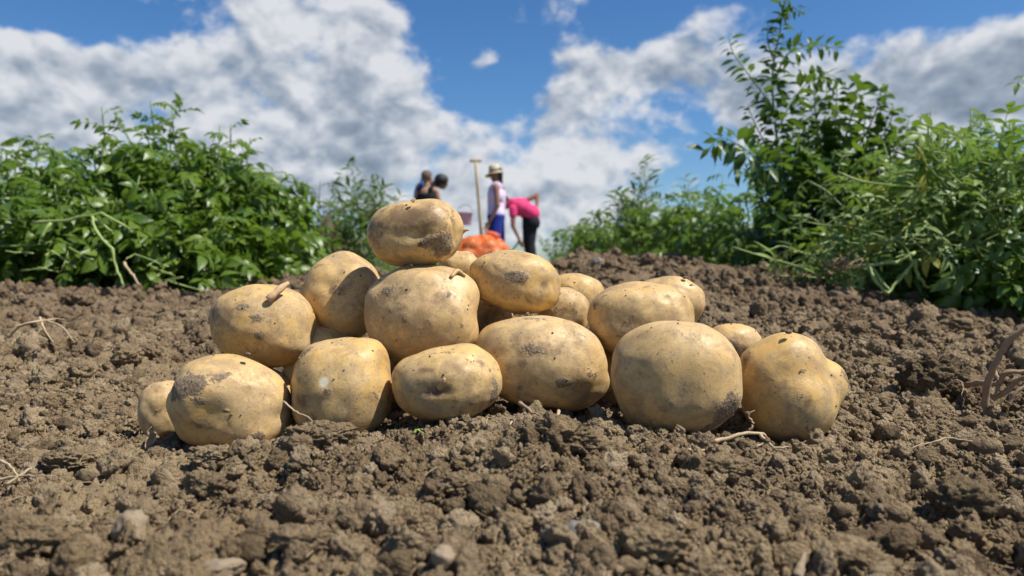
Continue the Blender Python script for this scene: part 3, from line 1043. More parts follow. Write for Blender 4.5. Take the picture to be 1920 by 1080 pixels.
strand('root', [P(533, 752, .43), P(552, 770, .428), P(578, 782, .425), P(588, 795, .423)], .0007, M_ROOT, 'thin white root thread hanging between the two left front potatoes')
strand('root', [P(1048, 770, .405), P(1042, 800, .392), P(1052, 845, .382), P(1088, 875, .375), P(1140, 922, .36)], .0010, M_ROOT, 'long pinkish root trailing down the soil in front of the middle clod')
t = empty('root', P(1370, 818, .43), 'branching pale root lying under the two right front potatoes', 'root')
for pts, r in (([(1305, 820, .425), (1345, 826, .423), (1385, 815, .425), (1425, 812, .43), (1445, 828, .435)], .0019), ([(1405, 808, .43), (1412, 795, .43), (1403, 778, .43), (1415, 770, .43)], .0008),
               ([(1425, 815, .428), (1450, 838, .42), (1480, 838, .42)], .0012), ([(1340, 845, .42), (1400, 840, .42), (1440, 830, .425)], .0012), ([(1290, 850, .41), (1330, 842, .415), (1345, 826, .42)], .001)):
    strand('root_branch', [P(*q) for q in pts], r, M_ROOT, None, parent=t)
t = empty('woody_root', P(1850, 780, .56), 'thick brown root arching up from the soil at the right edge', 'root')
strand('root_branch', [P(1852, 785, .56), P(1848, 740, .56), P(1858, 700, .555), P(1880, 655, .55), P(1910, 622, .545), P(1960, 600, .54)], .0028, M_BROWNROOT, None, parent=t, taper=.8, seg=9)
for pts, r in (([(1812, 722, .60), (1840, 718, .58), (1870, 720, .57), (1885, 700, .565), (1930, 696, .56)], .0026), ([(1860, 748, .57), (1885, 735, .565), (1910, 712, .56), (1945, 700, .55)], .0024),
               ([(1890, 760, .55), (1905, 735, .55), (1930, 722, .55)], .0018), ([(1860, 690, .58), (1872, 715, .57), (1866, 742, .565)], .0018)):
    strand('root_branch', [P(*q) for q in pts], r, M_BROWNROOT, None, parent=t, taper=.6)
strand('root', [P(1776, 722, .60), P(1795, 712, .59), P(1806, 725, .585), P(1803, 742, .58)], .0008, M_ROOT, 'curled root thread in front of the large dark clod')
t = empty('dry_root', P(60, 610, .80), 'forked pale dry root on the upper left soil', 'root')
for pts, r in (([(15, 632, .80), (35, 612, .80), (62, 604, .80), (90, 600, .82)], .0026), ([(75, 595, .82), (82, 615, .80), (100, 642, .78)], .0016), ([(90, 603, .82), (115, 612, .80), (138, 640, .78)], .0014), ([(90, 600, .82), (105, 598, .83), (125, 600, .83)], .001)):
    strand('root_branch', [P(*q) for q in pts], r, M_ROOT, None, parent=t)
t = empty('dry_root', P(30, 885, .38), 'tangle of pale straw roots at the left edge', 'root')
for pts in ([(-10, 900, .38), (20, 895, .38), (55, 892, .375), (100, 893, .37)], [(0, 862, .40), (25, 880, .39), (40, 905, .38)], [(10, 910, .375), (50, 882, .38), (60, 878, .385)]):
    strand('root_branch', [P(*q) for q in pts], .0009, M_ROOT, None, parent=t)
strand('straw', [P(405, 1005, .32), P(420, 1022, .315), P(470, 1028, .31), P(520, 1045, .30)], .0008, M_ROOT, 'thin curved straw on the lower left soil', 'straw')
strand('straw', [P(415, 998, .32), P(450, 1012, .315), P(490, 1040, .305)], .0007, M_ROOT, 'fine straight straw crossing the curved one', 'straw')
strand('root', [P(975, 755, .43), P(990, 768, .425), P(1008, 778, .42)], .0014, M_BROWNROOT, 'short thick root stub left of the middle clod')
strand('root', [P(960, 790, .41), P(945, 812, .40), P(930, 828, .395)], .0006, M_ROOT, 'small pale root thread below the low front potato')
strand('straw', [P(1750, 830, .46), P(1780, 822, .46), P(1825, 828, .455)], .0010, M_ROOT, 'pale bent straw on the right soil', 'straw')
strand('straw', [P(1690, 845, .45), P(1735, 832, .455), P(1752, 828, .46)], .0005, M_ROOT, 'very thin straw left of the bent one', 'straw')
strand('root', [P(1590, 738, .49), P(1602, 735, .49), P(1610, 728, .49)], .0007, M_ROOT, 'tiny root thread at the side of the knobbly potato')
strand('straw', [P(1495, 1085, .27), P(1503, 1055, .275), P(1512, 1035, .28)], .0022, M_PALE, 'broken pale straw stub standing at the bottom right', 'straw')

# loose fine threads nobody could count
mb = MB()
for i in range(330):
    y = 0.24 * (2.4 / 0.24) ** random.random()
    x = random.uniform(-.75, .75) * y
    L = random.uniform(.006, .022) * min(2.2, (0.6 + y))
    a = random.uniform(0, 6.28)
    z = gz(x, y) + .001
    pts = []
    for k in range(4):
        q = Vector((x, y, z)) + Vector((math.cos(a), math.sin(a), 0)) * L * k / 3 + Vector((random.gauss(0, .1), random.gauss(0, .1), random.uniform(.0, .22))) * L
        pts.append(q)
    mb.tube(smooth_path(pts, 2), 0.00022 * (0.6 + y * 1.1), 3, False)
tag(mb.build('rootlets', M_ROOT), 'fine pale root threads strewn through the soil', 'rootlets', kind='stuff')

# withered sprout with a green tip in front of the low potato
t = empty('withered_leaf', P(785, 835, .385), 'withered brown leaf with a green tip in front of the heap', 'leaf')
M_WITHER = simple('withered leaf', (0.34, 0.22, 0.12), 0.8, 0.2, 0.3, 200, 0.0006)
M_GREENBIT = simple('bright green shoot', (0.26, 0.36, 0.05), 0.5, 0.4, 0.2, 200)


def crumple(c, w, h, seed, mat, name, parent):
    nx, ny = 7, 9
    V = []; F = []
    r = random.Random(seed)
    for j in range(ny):
        for i in range(nx):
            u = (i / (nx - 1) - .5); v = j / (ny - 1)
            ww = w * math.sin(math.pi * (0.12 + 0.8 * v)) ** 0.8
            V.append(tuple(c + Vector((u * ww + .15 * w * math.sin(v * 5 + seed), r.gauss(0, .12) * w + .3 * w * math.cos(u * 7), (v - .5) * h + r.gauss(0, .04) * h))))
    for j in range(ny - 1):
        for i in range(nx - 1):
            k = j * nx + i
            F.append((k, k + 1, k + nx + 1, k + nx))
    mb = MB(); mb.add(V, F)
    return mb.build(name, mat, parent)


wl = hit(785, 850, .005)
t.location = wl
crumple(wl, .007, .011, 3, M_WITHER, 'leaf_blade', t)
strand('shoot', [wl + Vector((-.003, 0, .005)), wl + Vector((0, 0, .007)), wl + Vector((.003, -.001, .005))], .0009, M_GREENBIT, None, parent=t)
o = crumple(P(283, 798 + 22, .46), .006, .012, 5, M_ROOT, 'husk', None)
tag(o, 'tiny white husk standing in the shade beside the smallest potato', 'husk')
o = crumple(P(1862, 932, .36), .006, .005, 8, M_GREENBIT, 'green_leaf_scrap', None)
tag(o, 'tiny bright green leaf scrap on the right foreground soil', 'leaf')
o = crumple(P(1452, 968, .33), .009, .004, 9, M_GREENBIT, 'green_stem_scrap', None)
tag(o, 'small dull green scrap on the lower right soil', 'leaf')


# ------------------------------------------------------------------ leaves
def leaf_material(name, c1, c2, trans=0.35, rough=0.38):
    m, n, bs = new_mat(name)
    oi = n.new('ShaderNodeObjectInfo').outputs['Random']
    pos = n.new('ShaderNodeNewGeometry').outputs['Position']
    f = n.noise(pos, 9, 3, 0.6)
    g = n.noise(pos, 130, 2, 0.6)
    k = n.math('ADD', n.math('MULTIPLY', oi, 0.6), n.math('MULTIPLY', n.math('SUBTRACT', f, 0.3), 0.9), clamp=True)
    c = n.mix(k, c1, c2)
    c = n.mix(n.maprange(g, 0.4, 0.8, 0, 0.35), c, tuple(x * 0.6 for x in c1))
    n.put(bs.inputs['Base Color'], c)
    bs.inputs['Roughness'].default_value = rough
    bs.inputs['Specular IOR Level'].default_value = 0.5
    n.put(bs.inputs['Normal'], n.bump(g, 0.5, 0.002))
    tr = n.new('ShaderNodeBsdfTranslucent')
    tc = n.mix(0.6, c, (0.24, 0.40, 0.03), 'MIX')
    n.put(tr.inputs[0], tc)
    mx = n.new('ShaderNodeMixShader')
    mx.inputs[0].default_value = trans
    out = n.n['Material Output']
    n.l.new(bs.outputs[0], mx.inputs[1]); n.l.new(tr.outputs[0], mx.inputs[2]); n.l.new(mx.outputs[0], out.inputs[0])
    return m


M_LEAF = leaf_material('potato leaf', (0.052, 0.112, 0.014), (0.165, 0.245, 0.034))
M_LEAFD = leaf_material('dark weed leaf', (0.032, 0.080, 0.016), (0.075, 0.145, 0.028), 0.3)
M_LEAFY = leaf_material('wilting leaf', (0.12, 0.21, 0.04), (0.26, 0.34, 0.09), 0.35, 0.5)
M_LEAFB = leaf_material('dead brown leaf', (0.055, 0.040, 0.022), (0.12, 0.085, 0.045), 0.15, 0.8)
M_LEAFF = leaf_material('feathery weed leaf', (0.060, 0.115, 0.040), (0.11, 0.175, 0.065), 0.3, 0.6)
M_STEM = simple('green stem', (0.13, 0.20, 0.055), 0.5, 0.4, 0.25, 60)
M_PSTEM = simple('pale broken stem', (0.27, 0.35, 0.10), 0.55, 0.4, 0.2, 60)
M_DSTEM = simple('dry brown stem', (0.16, 0.11, 0.065), 0.85, 0.2, 0.3, 60)


def leaflet(V, F, base, direc, normal, L, W, fold=0.25, droop=0.3, st=5):
    """ovate blade along direc; appended to V,F"""
    direc = direc.normalized()
    side = direc.cross(normal).normalized()
    nrm = side.cross(direc).normalized()
    b0 = len(V)
    prof = {5: (0.18, 0.86, 1.0, 0.62, 0.02), 4: (0.15, 0.95, 0.8, 0.02), 6: (0.1, 0.7, 1.0, 0.9, 0.5, 0.02)}[st]
    for i, w in enumerate(prof):
        t = i / (st - 1)
        c = base + direc * (L * t) - nrm * (droop * L * t * t)
        hw = W * 0.5 * w
        V.append(tuple(c - side * hw + nrm * fold * hw)); V.append(tuple(c)); V.append(tuple(c + side * hw + nrm * fold * hw))
    for i in range(st - 1):
        k = b0 + i * 3
        F.append((k, k + 1, k + 4, k + 3)); F.append((k + 1, k + 2, k + 5, k + 4))


def me_from(name, V, F, mat):
    me = bpy.data.meshes.new(name)
    me.from_pydata(V, [], F)
    me.polygons.foreach_set('use_smooth', [True] * len(F))
    me.materials.append(mat)
    me.update()
    return me


def compound_leaf(seed, mat, pairs=3, L=1.0, wr=0.62):
    """a potato leaf of unit length along +X, up +Z"""
    r = random.Random(seed)
    V = []; F = []
    rach = []
    for i in range(6):
        t = i / 5
        rach.append(Vector((L * 0.72 * t, r.gauss(0, .01), 0.10 * math.sin(t * 2.4) - 0.16 * t * t)))
    mb = MB(); mb.tube(rach, [.014, .012, .011, .010, .008, .006], 3, False)
    V += mb.v; F += mb.f

    def at(t):
        k = min(int(t * 5), 4); return rach[k].lerp(rach[k + 1], t * 5 - k)
    up = Vector((0, 0, 1))
    leaflet(V, F, at(1.0), Vector((1, r.gauss(0, .12), -.35)), up, 0.36, 0.36 * wr * 1.05, .3, .45, 6)
    for p in range(pairs):
        t = 0.30 + 0.62 * p / max(1, pairs - 1)
        sz = 0.21 + 0.12 * (p / max(1, pairs - 1)) + r.uniform(-.03, .03)
        for s in (-1, 1):
            ang = R(r.uniform(48, 72))
            d = Vector((math.cos(ang), s * math.sin(ang), r.uniform(-.35, .15)))
            nn = Vector((r.gauss(0, .25), r.gauss(0, .25) - s * 0.15, 1))
            leaflet(V, F, at(min(1, t + r.uniform(-.04, .04))), d, nn, sz, sz * wr, .32, r.uniform(.1, .7), 6)
    return me_from('leaf', V, F, mat)


def single_leaf(seed, mat, wr=0.42, pet=0.18):
    r = random.Random(seed)
    V = []; F = []
    mb = MB(); mb.tube([Vector((0, 0, 0)), Vector((pet, 0, 0.02))], [.014, .010], 3, False)
    V += mb.v; F += mb.f
    leaflet(V, F, Vector((pet, 0, .02)), Vector((1, 0, r.uniform(-.1, .2))), Vector((0, r.gauss(0, .2), 1)), 0.85, .85 * wr, .3, r.uniform(.15, .5), 6)
    return me_from('leaf', V, F, mat)


LEAVES = [compound_leaf(i, M_LEAF, 3 if i % 3 else 4, wr=.48 + .04 * (i % 4)) for i in range(8)]
M_LEAFYG = leaf_material('young yellow green leaf', (0.10, 0.17, 0.018), (0.22, 0.29, 0.040), .4, .5)
LEAVES_YG = [compound_leaf(110 + i, M_LEAFYG, 3, wr=.44) for i in range(4)]
LEAVES_YEL = [compound_leaf(90 + i, leaf_material('yellowed leaf', (0.38, 0.34, 0.04), (0.50, 0.46, 0.08), .3, .6), 2, wr=.5) for i in range(1)]
LEAVES_Y = [compound_leaf(30 + i, M_LEAFY, 3, wr=.34) for i in range(4)]
LEAVES_D = [compound_leaf(50 + i, M_LEAFD, 2, wr=.78) for i in range(5)]
WEED = [single_leaf(i, M_LEAFD, .40 + .05 * (i % 3)) for i in range(6)]
BROAD = [single_leaf(20 + i, M_LEAFD, .75) for i in range(4)]
BROADL = [single_leaf(25 + i, M_LEAF, .72) for i in range(4)]
NARROW = [single_leaf(40 + i, M_LEAFY, .13, .02) for i in range(4)]


def frame(direc, upv=Vector((0, 0, 1)), roll=0.0):
    x = direc.normalized()
    y = upv.cross(x)
    if y.length < 1e-3:
        y = Vector((0, 1, 0)).cross(x)
    y.normalize()
    z = x.cross(y)
    M = Matrix((x, y, z)).transposed()
    return M @ Matrix.Rotation(roll, 3, 'X')


def put_leaf(me, pos, direc, size, parent, roll=0.0):
    o = bpy.data.objects.new('leaf', me)
    M = frame(direc, roll=roll).to_4x4()
    o.matrix_basis = Matrix.Translation(Vector(pos) - parent.location) @ M @ Matrix.Scale(size, 4)
    COL.objects.link(o)
    o.parent = parent
    return o


MESHDATA = {}


def merge_leaf(mb, me, pos, direc, size, roll=0.0):
    if me.name not in MESHDATA:
        MESHDATA[me.name] = ([v.co.copy() for v in me.vertices], [tuple(p.vertices) for p in me.polygons])
    V, F = MESHDATA[me.name]
    mb.add(V, F, Matrix.Translation(pos) @ frame(direc, roll=roll).to_4x4() @ Matrix.Scale(size, 4))


def plant(px, pyb, d, ptop, label, spread=.20, stems=5, nleaf=11, size=(.085, .135), leaves=None, stem_mat=None, fill=30, cat='potato plant', name='potato_plant', group=None, lean=0.0, seed=None, merged=False, upright=.55, lowleaf=0.18, zb=None):
    leaves = leaves or LEAVES
    stem_mat = stem_mat or M_STEM
    rnd = random.Random(seed if seed is not None else int(px * 13 + d * 977))
    b = P(px, pyb, d)
    top = P(px, ptop, d)
    if zb is None:
        b.z = gz(b.x, b.y) - .01 if d < 3.5 else b.z
    H = (top.z - b.z) * 1.0
    e = empty(name, b, label, cat, group)
    fm = MB()
    sm = []
    for s in range(stems):
        a = 6.283 * s / stems + rnd.uniform(-.5, .5)
        out = spread * rnd.uniform(.35, 1.0)
        hh = H * (rnd.uniform(.62, .90) if s else 1.0)
        if s == 0:
            out *= .25
        st = []
        for i in range(7):
            t = i / 6
            st.append(b + Vector((math.cos(a) * out * t ** 1.3 + lean * t * t * H, math.sin(a) * out * t ** 1.3, hh * t)) + Vector((rnd.gauss(0, .006), rnd.gauss(0, .006), 0)))
        if merged:
            fm2 = sm
        mb = MB(); mb.tube(st, [0.0045 * (1 - .6 * i / 6) for i in range(7)], 5)
        mb.build('stem', stem_mat, e)
        for k in range(nleaf):
            t = lowleaf + (1 - lowleaf) * (k + rnd.random() * .6) / nleaf
            t = min(t, .995)
            j = min(int(t * 6), 5)
            p = st[j].lerp(st[j + 1], t * 6 - j)
            ang = k * 2.4 + rnd.uniform(-.4, .4) + a
            dr = Vector((math.cos(ang), math.sin(ang), rnd.uniform(upright - .45, upright + .35) if t > .8 else rnd.uniform(upright - .75, upright)))
            sz = rnd.uniform(*size) * (1.0 - .45 * max(0, t - .75) / .25)
            if merged:
                merge_leaf(fm, rnd.choice(leaves), p, dr, sz, rnd.gauss(0, .35))
            else:
                put_leaf(rnd.choice(LEAVES_YG if (leaves is LEAVES and rnd.random() < .22) else leaves), p, dr, sz, e, rnd.gauss(0, .6))
    for k in range(fill):
        t = rnd.uniform(.03, .74)
        a = rnd.uniform(0, 6.283)
        rr_ = spread * rnd.uniform(.1, .95) * (0.35 + .65 * t ** .6)
        p = b + Vector((math.cos(a) * rr_ + lean * t * t * H, math.sin(a) * rr_, H * t))
        merge_leaf(fm, rnd.choice(leaves), p, Vector((math.cos(a), math.sin(a), rnd.uniform(-.5, .5))), rnd.uniform(*size) * 1.0, rnd.gauss(0, .7))
    if fm.v:
        f = fm.build('foliage', leaves[0].materials[0], e)
        f['kind'] = 'stuff'
    return e


GL = 'potato plants of the left row'
LEFT = [  # px, base py, d, top py, spread, label
    (-140, 545, 1.75, 330, .20, 'low potato plant cut by the left edge of the picture'),
    (15, 540, 1.85, 265, .20, 'leafy potato plant at the far left, its tip against cloud'),
    (60, 540, 2.25, 250, .20, 'potato plant behind the leftmost, a single shoot rising above'),
    (175, 535, 2.0, 200, .12, 'tall thin potato plant whose tip stands clear on the left'),
    (110, 540, 1.72, 330, .18, 'bushy low potato plant behind the pale bent stems'),
    (250, 535, 1.80, 330, .19, 'dense low potato plant right of the pale bent stems'),
    (310, 535, 2.1, 182, .18, 'tallest potato plant of the left row'),
    (385, 532, 2.0, 235, .18, 'dense potato plant just right of the tallest left one'),
    (240, 535, 2.5, 285, .22, 'potato plant seen through the gap between the two tall left ones'),
    (455, 530, 2.05, 258, .17, 'potato plant with glossy leaves near the right end of the left row'),
    (375, 535, 1.80, 380, .18, 'short potato plant at the foot of the left row'),
    (500, 528, 2.15, 315, .15, 'last potato plant of the left row, its shoot pointing right'),
    (470, 528, 1.95, 400, .15, 'short potato plant spilling onto the soil left of the heap'),
    (445, 525, 2.7, 280, .22, 'rear potato plant behind the right end of the left row'),
    (330, 535, 2.0, 205, .08, 'narrow upright shoot right of the tallest left plant'),
    (285, 535, 2.15, 190, .07, 'narrow upright shoot left of the tallest left plant'),
    (420, 532, 2.1, 232, .08, 'narrow shoot near the right end of the left row'),
    (545, 520, 2.6, 420, .16, 'low potato plant in front of the dead brown one'),
]
for px, pyb, d, pt, sp, lb in LEFT:
    tall = pt < 235 and sp < .18
    plant(px, pyb, d, pt, lb, sp, stems=5 if tall else 6, nleaf=14 if tall else 12, fill=80, group=GL)

# dead plant and far weeds of the left row
plant(590, 510, 2.9, 340, 'dead brown withered plant left of the heap', .20, stems=7, nleaf=9, size=(.06, .11), leaves=[compound_leaf(70 + i, M_LEAFB, 3, wr=.4) for i in range(3)], stem_mat=M_DSTEM, fill=30, cat='dead plant', name='dead_plant')
plant(622, 505, 3.6, 380, 'dull green low plant behind the dead brown one', .25, stems=6, nleaf=9, size=(.08, .12), fill=40, merged=True)

FEATH = [single_leaf(60 + i, M_LEAFF, .26, .05) for i in range(4)]


def weed(px, pyb, d, ptop, label, spread=.12, stems=6, size=(.045, .085), n=34, mat=None, leaves=None, seed=None, group=None, bush=.30, cat='weed'):
    """upright feathery weed: main stem with rising side twigs carrying small narrow leaves"""
    rnd = random.Random(seed if seed is not None else int(px * 7 + d * 331))
    b = P(px, pyb, d)
    if d < 3.5:
        b.z = gz(b.x, b.y) - .01
    H = P(px, ptop, d).z - b.z
    e = empty('feathery_weed', b, label, cat, group)
    sm = MB(); fm = MB()
    for s in range(stems):
        ox = spread * rnd.uniform(-1, 1) * (0 if s == 0 else 1); oy = spread * rnd.uniform(-1, 1) * (0 if s == 0 else 1)
        hh = H * (1 if s == 0 else rnd.uniform(.55, .9))
        st = [b + Vector((ox * (.3 + .7 * i / 6) + rnd.gauss(0, .006), oy * (.3 + .7 * i / 6), hh * i / 6)) for i in range(7)]
        sm.tube(st, [.004 * (1 - .7 * i / 6) * (H + .3) for i in range(7)], 4)
        for k in range(n):
            t = .12 + .88 * k / n
            j = min(int(t * 6), 5)
            p = st[j].lerp(st[j + 1], t * 6 - j)
            a = k * 2.4 + rnd.uniform(-.3, .3)
            bl = bush * H * (1 - t) ** .8 * rnd.uniform(.5, 1) + .02
            dr = Vector((math.cos(a), math.sin(a), rnd.uniform(.5, 1.3))).normalized()
            q = p + dr * bl
            sm.tube([p, q], [.0015, .0008], 3, False)
            m = max(2, int(bl / .022))
            for i in range(m):
                pp = p.lerp(q, (i + 1) / m)
                a2 = rnd.uniform(0, 6.28)
                merge_leaf(fm, rnd.choice(leaves or FEATH), pp, dr * .8 + Vector((math.cos(a2), math.sin(a2), .1)), rnd.uniform(*size), rnd.gauss(0, .4))
    sm.build('stem', M_STEM, e)
    f = fm.build('foliage', mat or M_LEAFF, e)
    f['kind'] = 'stuff'
    return e


weed(662, 500, 3.4, 305, 'tall feathery weed left of the heap top', .16, 7, n=30)
weed(705, 500, 4.2, 335, 'small feathery weed nearest to the topmost potato', .2, 7, n=22)
weed(635, 500, 3.9, 338, 'feathery weed behind the dead brown plant', .14, 4, n=22)
weed(745, 500, 5.5, 372, 'far low feathery weed behind the topmost potato', .2, 4, n=18)
# ------------------------------------------------------------------ right bank
GR = 'potato plants of the right row'
RIGHT = [
    (1950, 590, 1.50, 260, .17, 'potato plant cut by the right edge of the picture'),
    (1870, 580, 1.62, 232, .17, 'leafy potato plant second from the right edge'),
    (1790, 565, 1.80, 205, .17, 'tall potato plant standing out among the right row'),
    (1830, 560, 2.10, 228, .18, 'potato plant behind the tall one of the right row'),
    (1715, 555, 1.90, 205, .15, 'potato plant with a lone tip in the gap of the right row'),
    (1900, 560, 2.2, 280, .2, 'rear potato plant near the right edge'),
    (1930, 600, 1.32, 440, .13, 'dark shaded potato plant low in the right corner'),
    (1820, 585, 1.45, 480, .12, 'low shaded potato plant under the right row'),
    (1655, 540, 2.0, 240, .17, 'dense potato plant right of the tall weed'),
    (1560, 535, 2.1, 360, .18, 'potato plant at the foot of the tall weed'),
    (1660, 545, 1.80, 400, .16, 'low potato plant behind the pale bent right stems'),
    (1480, 530, 2.2, 400, .17, 'shaded potato plant left of the tall weed foot'),
]
for px, pyb, d, pt, sp, lb in RIGHT:
    plant(px, pyb, d, pt, lb, sp, stems=5, nleaf=12, fill=75, group=GR, size=(.08, .125))
GM = 'low potato plants of the middle right'
MIDR = [
    (1400, 505, 2.6, 325, .19, 'potato plant just left of the drooping weed branch'),
    (1330, 500, 2.9, 325, .2, 'potato plant in the middle right with lighter leaves'),
    (1265, 492, 3.2, 345, .22, 'potato plant in front of the middle feathery weed'),
    (1190, 490, 3.4, 370, .22, 'potato plant below the pointed feathery weed'),
    (1130, 488, 4.2, 412, .25, 'small distant potato plant between bent person and weed'),
]
for px, pyb, d, pt, sp, lb in MIDR:
    plant(px, pyb, d, pt, lb, sp, stems=6, nleaf=10, fill=60, group=GM, size=(.09, .14), merged=d > 3.3)
weed(1208, 500, 3.6, 300, 'pointed feathery weed, highest of the middle right', .13, 4, n=34)
weed(1160, 500, 3.9, 362, 'feathery weed left of the pointed one', .14, 4, n=26)
weed(1290, 500, 3.8, 335, 'feathery weed right of the pointed one', .16, 4, n=26)
weed(1062, 505, 6.0, 425, 'far blurred weed just right of the bent person', .25, 5, n=20)
weed(1085, 505, 5.2, 425, 'far blurred weed between bent person and middle plants', .25, 5, n=20)
weed(1120, 505, 5.0, 395, 'far weed left behind the pointed feathery weed', .2, 5, n=20)
weed(1490, 520, 2.4, 420, 'low feathery weed at the foot of the tall weed', .15, 4, n=20)

# distant crop rows behind everything (one mass each side)
for side, lb in ((-1, 'left'), (1, 'right')):
    fm = MB()
    rnd = random.Random(5 + side)
    for i in range(900):
        y = 4.5 * (30 / 4.5) ** rnd.random()
        x = side * (0.95 + rnd.uniform(-.1, 1.0) + .015 * y) + (.0 if side > 0 else -.35)
        z = rnd.uniform(0, 0.42) * (1 if rnd.random() < .9 else 1.2)
        merge_leaf(fm, rnd.choice(FEATH if rnd.random() < .5 else LEAVES), Vector((x, y, z)), Vector((rnd.uniform(-1, 1), rnd.uniform(-1, 1), rnd.uniform(-.2, .9))), rnd.uniform(.14, .26), rnd.gauss(0, .4))
    o = fm.build('far_foliage', M_LEAF)
    tag(o, 'far green crop row running off on the %s of the people' % lb, 'crop row', kind='stuff')


# ------------------------------------------------------------------ tall weeds against the sky (right)
def branch_weed(e, pts, r0, leaves, step, size, seed, mat=M_STEM, sag=.15, r1=.0012, first=0.0, up=.35):
    rnd = random.Random(seed)
    ps = smooth_path(pts, 6)
    mb = MB(); mb.tube(ps, [r0 + (r1 - r0) * i / (len(ps) - 1) for i in range(len(ps))], 5)
    mb.build('stem', mat, e)
    acc = 0; k = 0
    tot = sum((ps[i + 1] - ps[i]).length for i in range(len(ps) - 1)); run = 0
    for i in range(len(ps) - 1):
        seg = ps[i + 1] - ps[i]
        L = seg.length
        t = seg.normalized()
        while acc < L:
            q = ps[i] + t * acc
            f = (run + acc) / tot
            if f >= first:
                a = k * 2.4 + rnd.uniform(-.5, .5)
                s = t.cross(Vector((0, 0, 1)))
                if s.length < .1:
                    s = Vector((1, 0, 0))
                s.normalize(); w = t.cross(s)
                dr = (s * math.cos(a) + w * math.sin(a)) + t * up + Vector((0, 0, -sag))
                put_leaf(rnd.choice(leaves), q, dr, rnd.uniform(*size) * 1.12 * (1 - .30 * f), e, rnd.gauss(0, .5))
            k += 1
            acc += step * .46 * rnd.uniform(.7, 1.3)
        acc -= L; run += L


D = 2.0
tw = empty('tall_weed', (P(1480, 530, D).x, D, gz(P(1480, 530, D).x, D)), 'tallest weed on the right, reaching the top edge of the picture', 'weed')
branch_weed(tw, [P(1478, 530, D), P(1470, 400, D), P(1458, 280, D), P(1448, 150, D), P(1462, 60, D), P(1475, -20, D)], .0055, WEED, .014, (.040, .060), 1, first=.12)
for j, (pts, st, sz) in enumerate((
        ([(1458, 215, D), (1430, 175, D - .03), (1400, 135, D - .05), (1375, 100, D - .06), (1366, 70, D - .06)], .016, (.045, .06)),
        ([(1456, 320, D), (1425, 300, D - .08), (1390, 275, D - .12), (1350, 258, D - .14), (1326, 285, D - .15)], .017, (.055, .085)),
        ([(1410, 285, D - .1), (1388, 300, D - .12), (1385, 330, D - .13)], .02, (.05, .07)),
        ([(1452, 160, D), (1470, 110, D), (1500, 90, D + .03), (1535, 85, D + .05), (1572, 92, D + .06)], .018, (.045, .06)),
        ([(1452, 120, D), (1440, 80, D), (1440, 40, D - .02)], .016, (.035, .05)),
        ([(1456, 250, D), (1480, 200, D), (1510, 160, D + .04), (1550, 140, D + .06), (1572, 150, D + .06)], .018, (.05, .065)),
        ([(1460, 300, D), (1430, 260, D), (1408, 215, D), (1402, 195, D)], .015, (.04, .055)),
        ([(1462, 30, D), (1485, 15, D), (1505, 25, D)], .014, (.03, .045)),
        ([(1466, 360, D), (1490, 300, D), (1500, 240, D + .03), (1508, 215, D + .04)], .018, (.05, .07)),
        ([(1470, 420, D), (1440, 380, D - .05), (1425, 340, D - .07)], .018, (.05, .07)),
        ([(1470, 400, D), (1500, 350, D + .05), (1525, 320, D + .07)], .018, (.05, .07)))):
    branch_weed(tw, [P(*q) for q in pts], .0025, WEED, st * .8, (sz[0] * .85, sz[1] * .85), 10 + j, r1=.0008)

for q_, sd_ in (((1500, 535, 2.12, 235, .13, 'leafy dark plant filling the foot of the tallest weed'), 1), ((1610, 540, 2.2, 190, .13, 'upright broad leaved plant between the tall weeds and the right row'), 2), ((1535, 540, 2.25, 150, .10, 'slender broad leaved plant behind the bushy weed'), 3)):
    plant(q_[0], q_[1], q_[2], q_[3], q_[5], q_[4], stems=5, nleaf=15, fill=60, leaves=LEAVES_D, size=(.07, .11), cat='weed', name='leafy_weed')
D2 = 2.12
bw = empty('broadleaf_weed', (P(1575, 530, D2).x, D2, gz(P(1575, 530, D2).x, D2)), 'broad leaved bushy weed right beside the tallest weed', 'weed')
for j, pts in enumerate(([(1575, 530, D2), (1572, 400, D2), (1566, 280, D2), (1570, 150, D2)], [(1572, 400, D2), (1600, 300, D2), (1640, 215, D2), (1655, 160, D2)],
                         [(1570, 380, D2), (1545, 300, D2), (1530, 220, D2), (1525, 150, D2)], [(1575, 440, D2), (1610, 360, D2 + .1), (1640, 300, D2 + .12), (1665, 260, D2 + .12)],
                         [(1572, 430, D2), (1540, 350, D2 - .1), (1515, 290, D2 - .1), (1500, 270, D2 - .1)], [(1568, 330, D2), (1590, 240, D2 - .05), (1605, 190, D2 - .05), (1610, 150, D2)],
                         [(1575, 450, D2), (1555, 380, D2 + .15), (1550, 300, D2 + .15), (1545, 250, D2 + .1)], [(1575, 470, D2), (1600, 400, D2 - .12), (1620, 340, D2 - .15)],
                         [(1580, 440, D2), (1640, 340, D2 + .05), (1690, 270, D2 + .05), (1705, 222, D2 + .05)], [(1580, 400, D2), (1620, 300, D2), (1665, 240, D2), (1675, 195, D2)], [(1580, 460, D2), (1670, 350, D2 + .1), (1735, 280, D2 + .1), (1750, 235, D2 + .1)])):
    branch_weed(bw, [P(*q) for q in pts], .004, BROAD + BROADL[:2], .015, (.038, .062), 40 + j, first=.15, sag=.3)

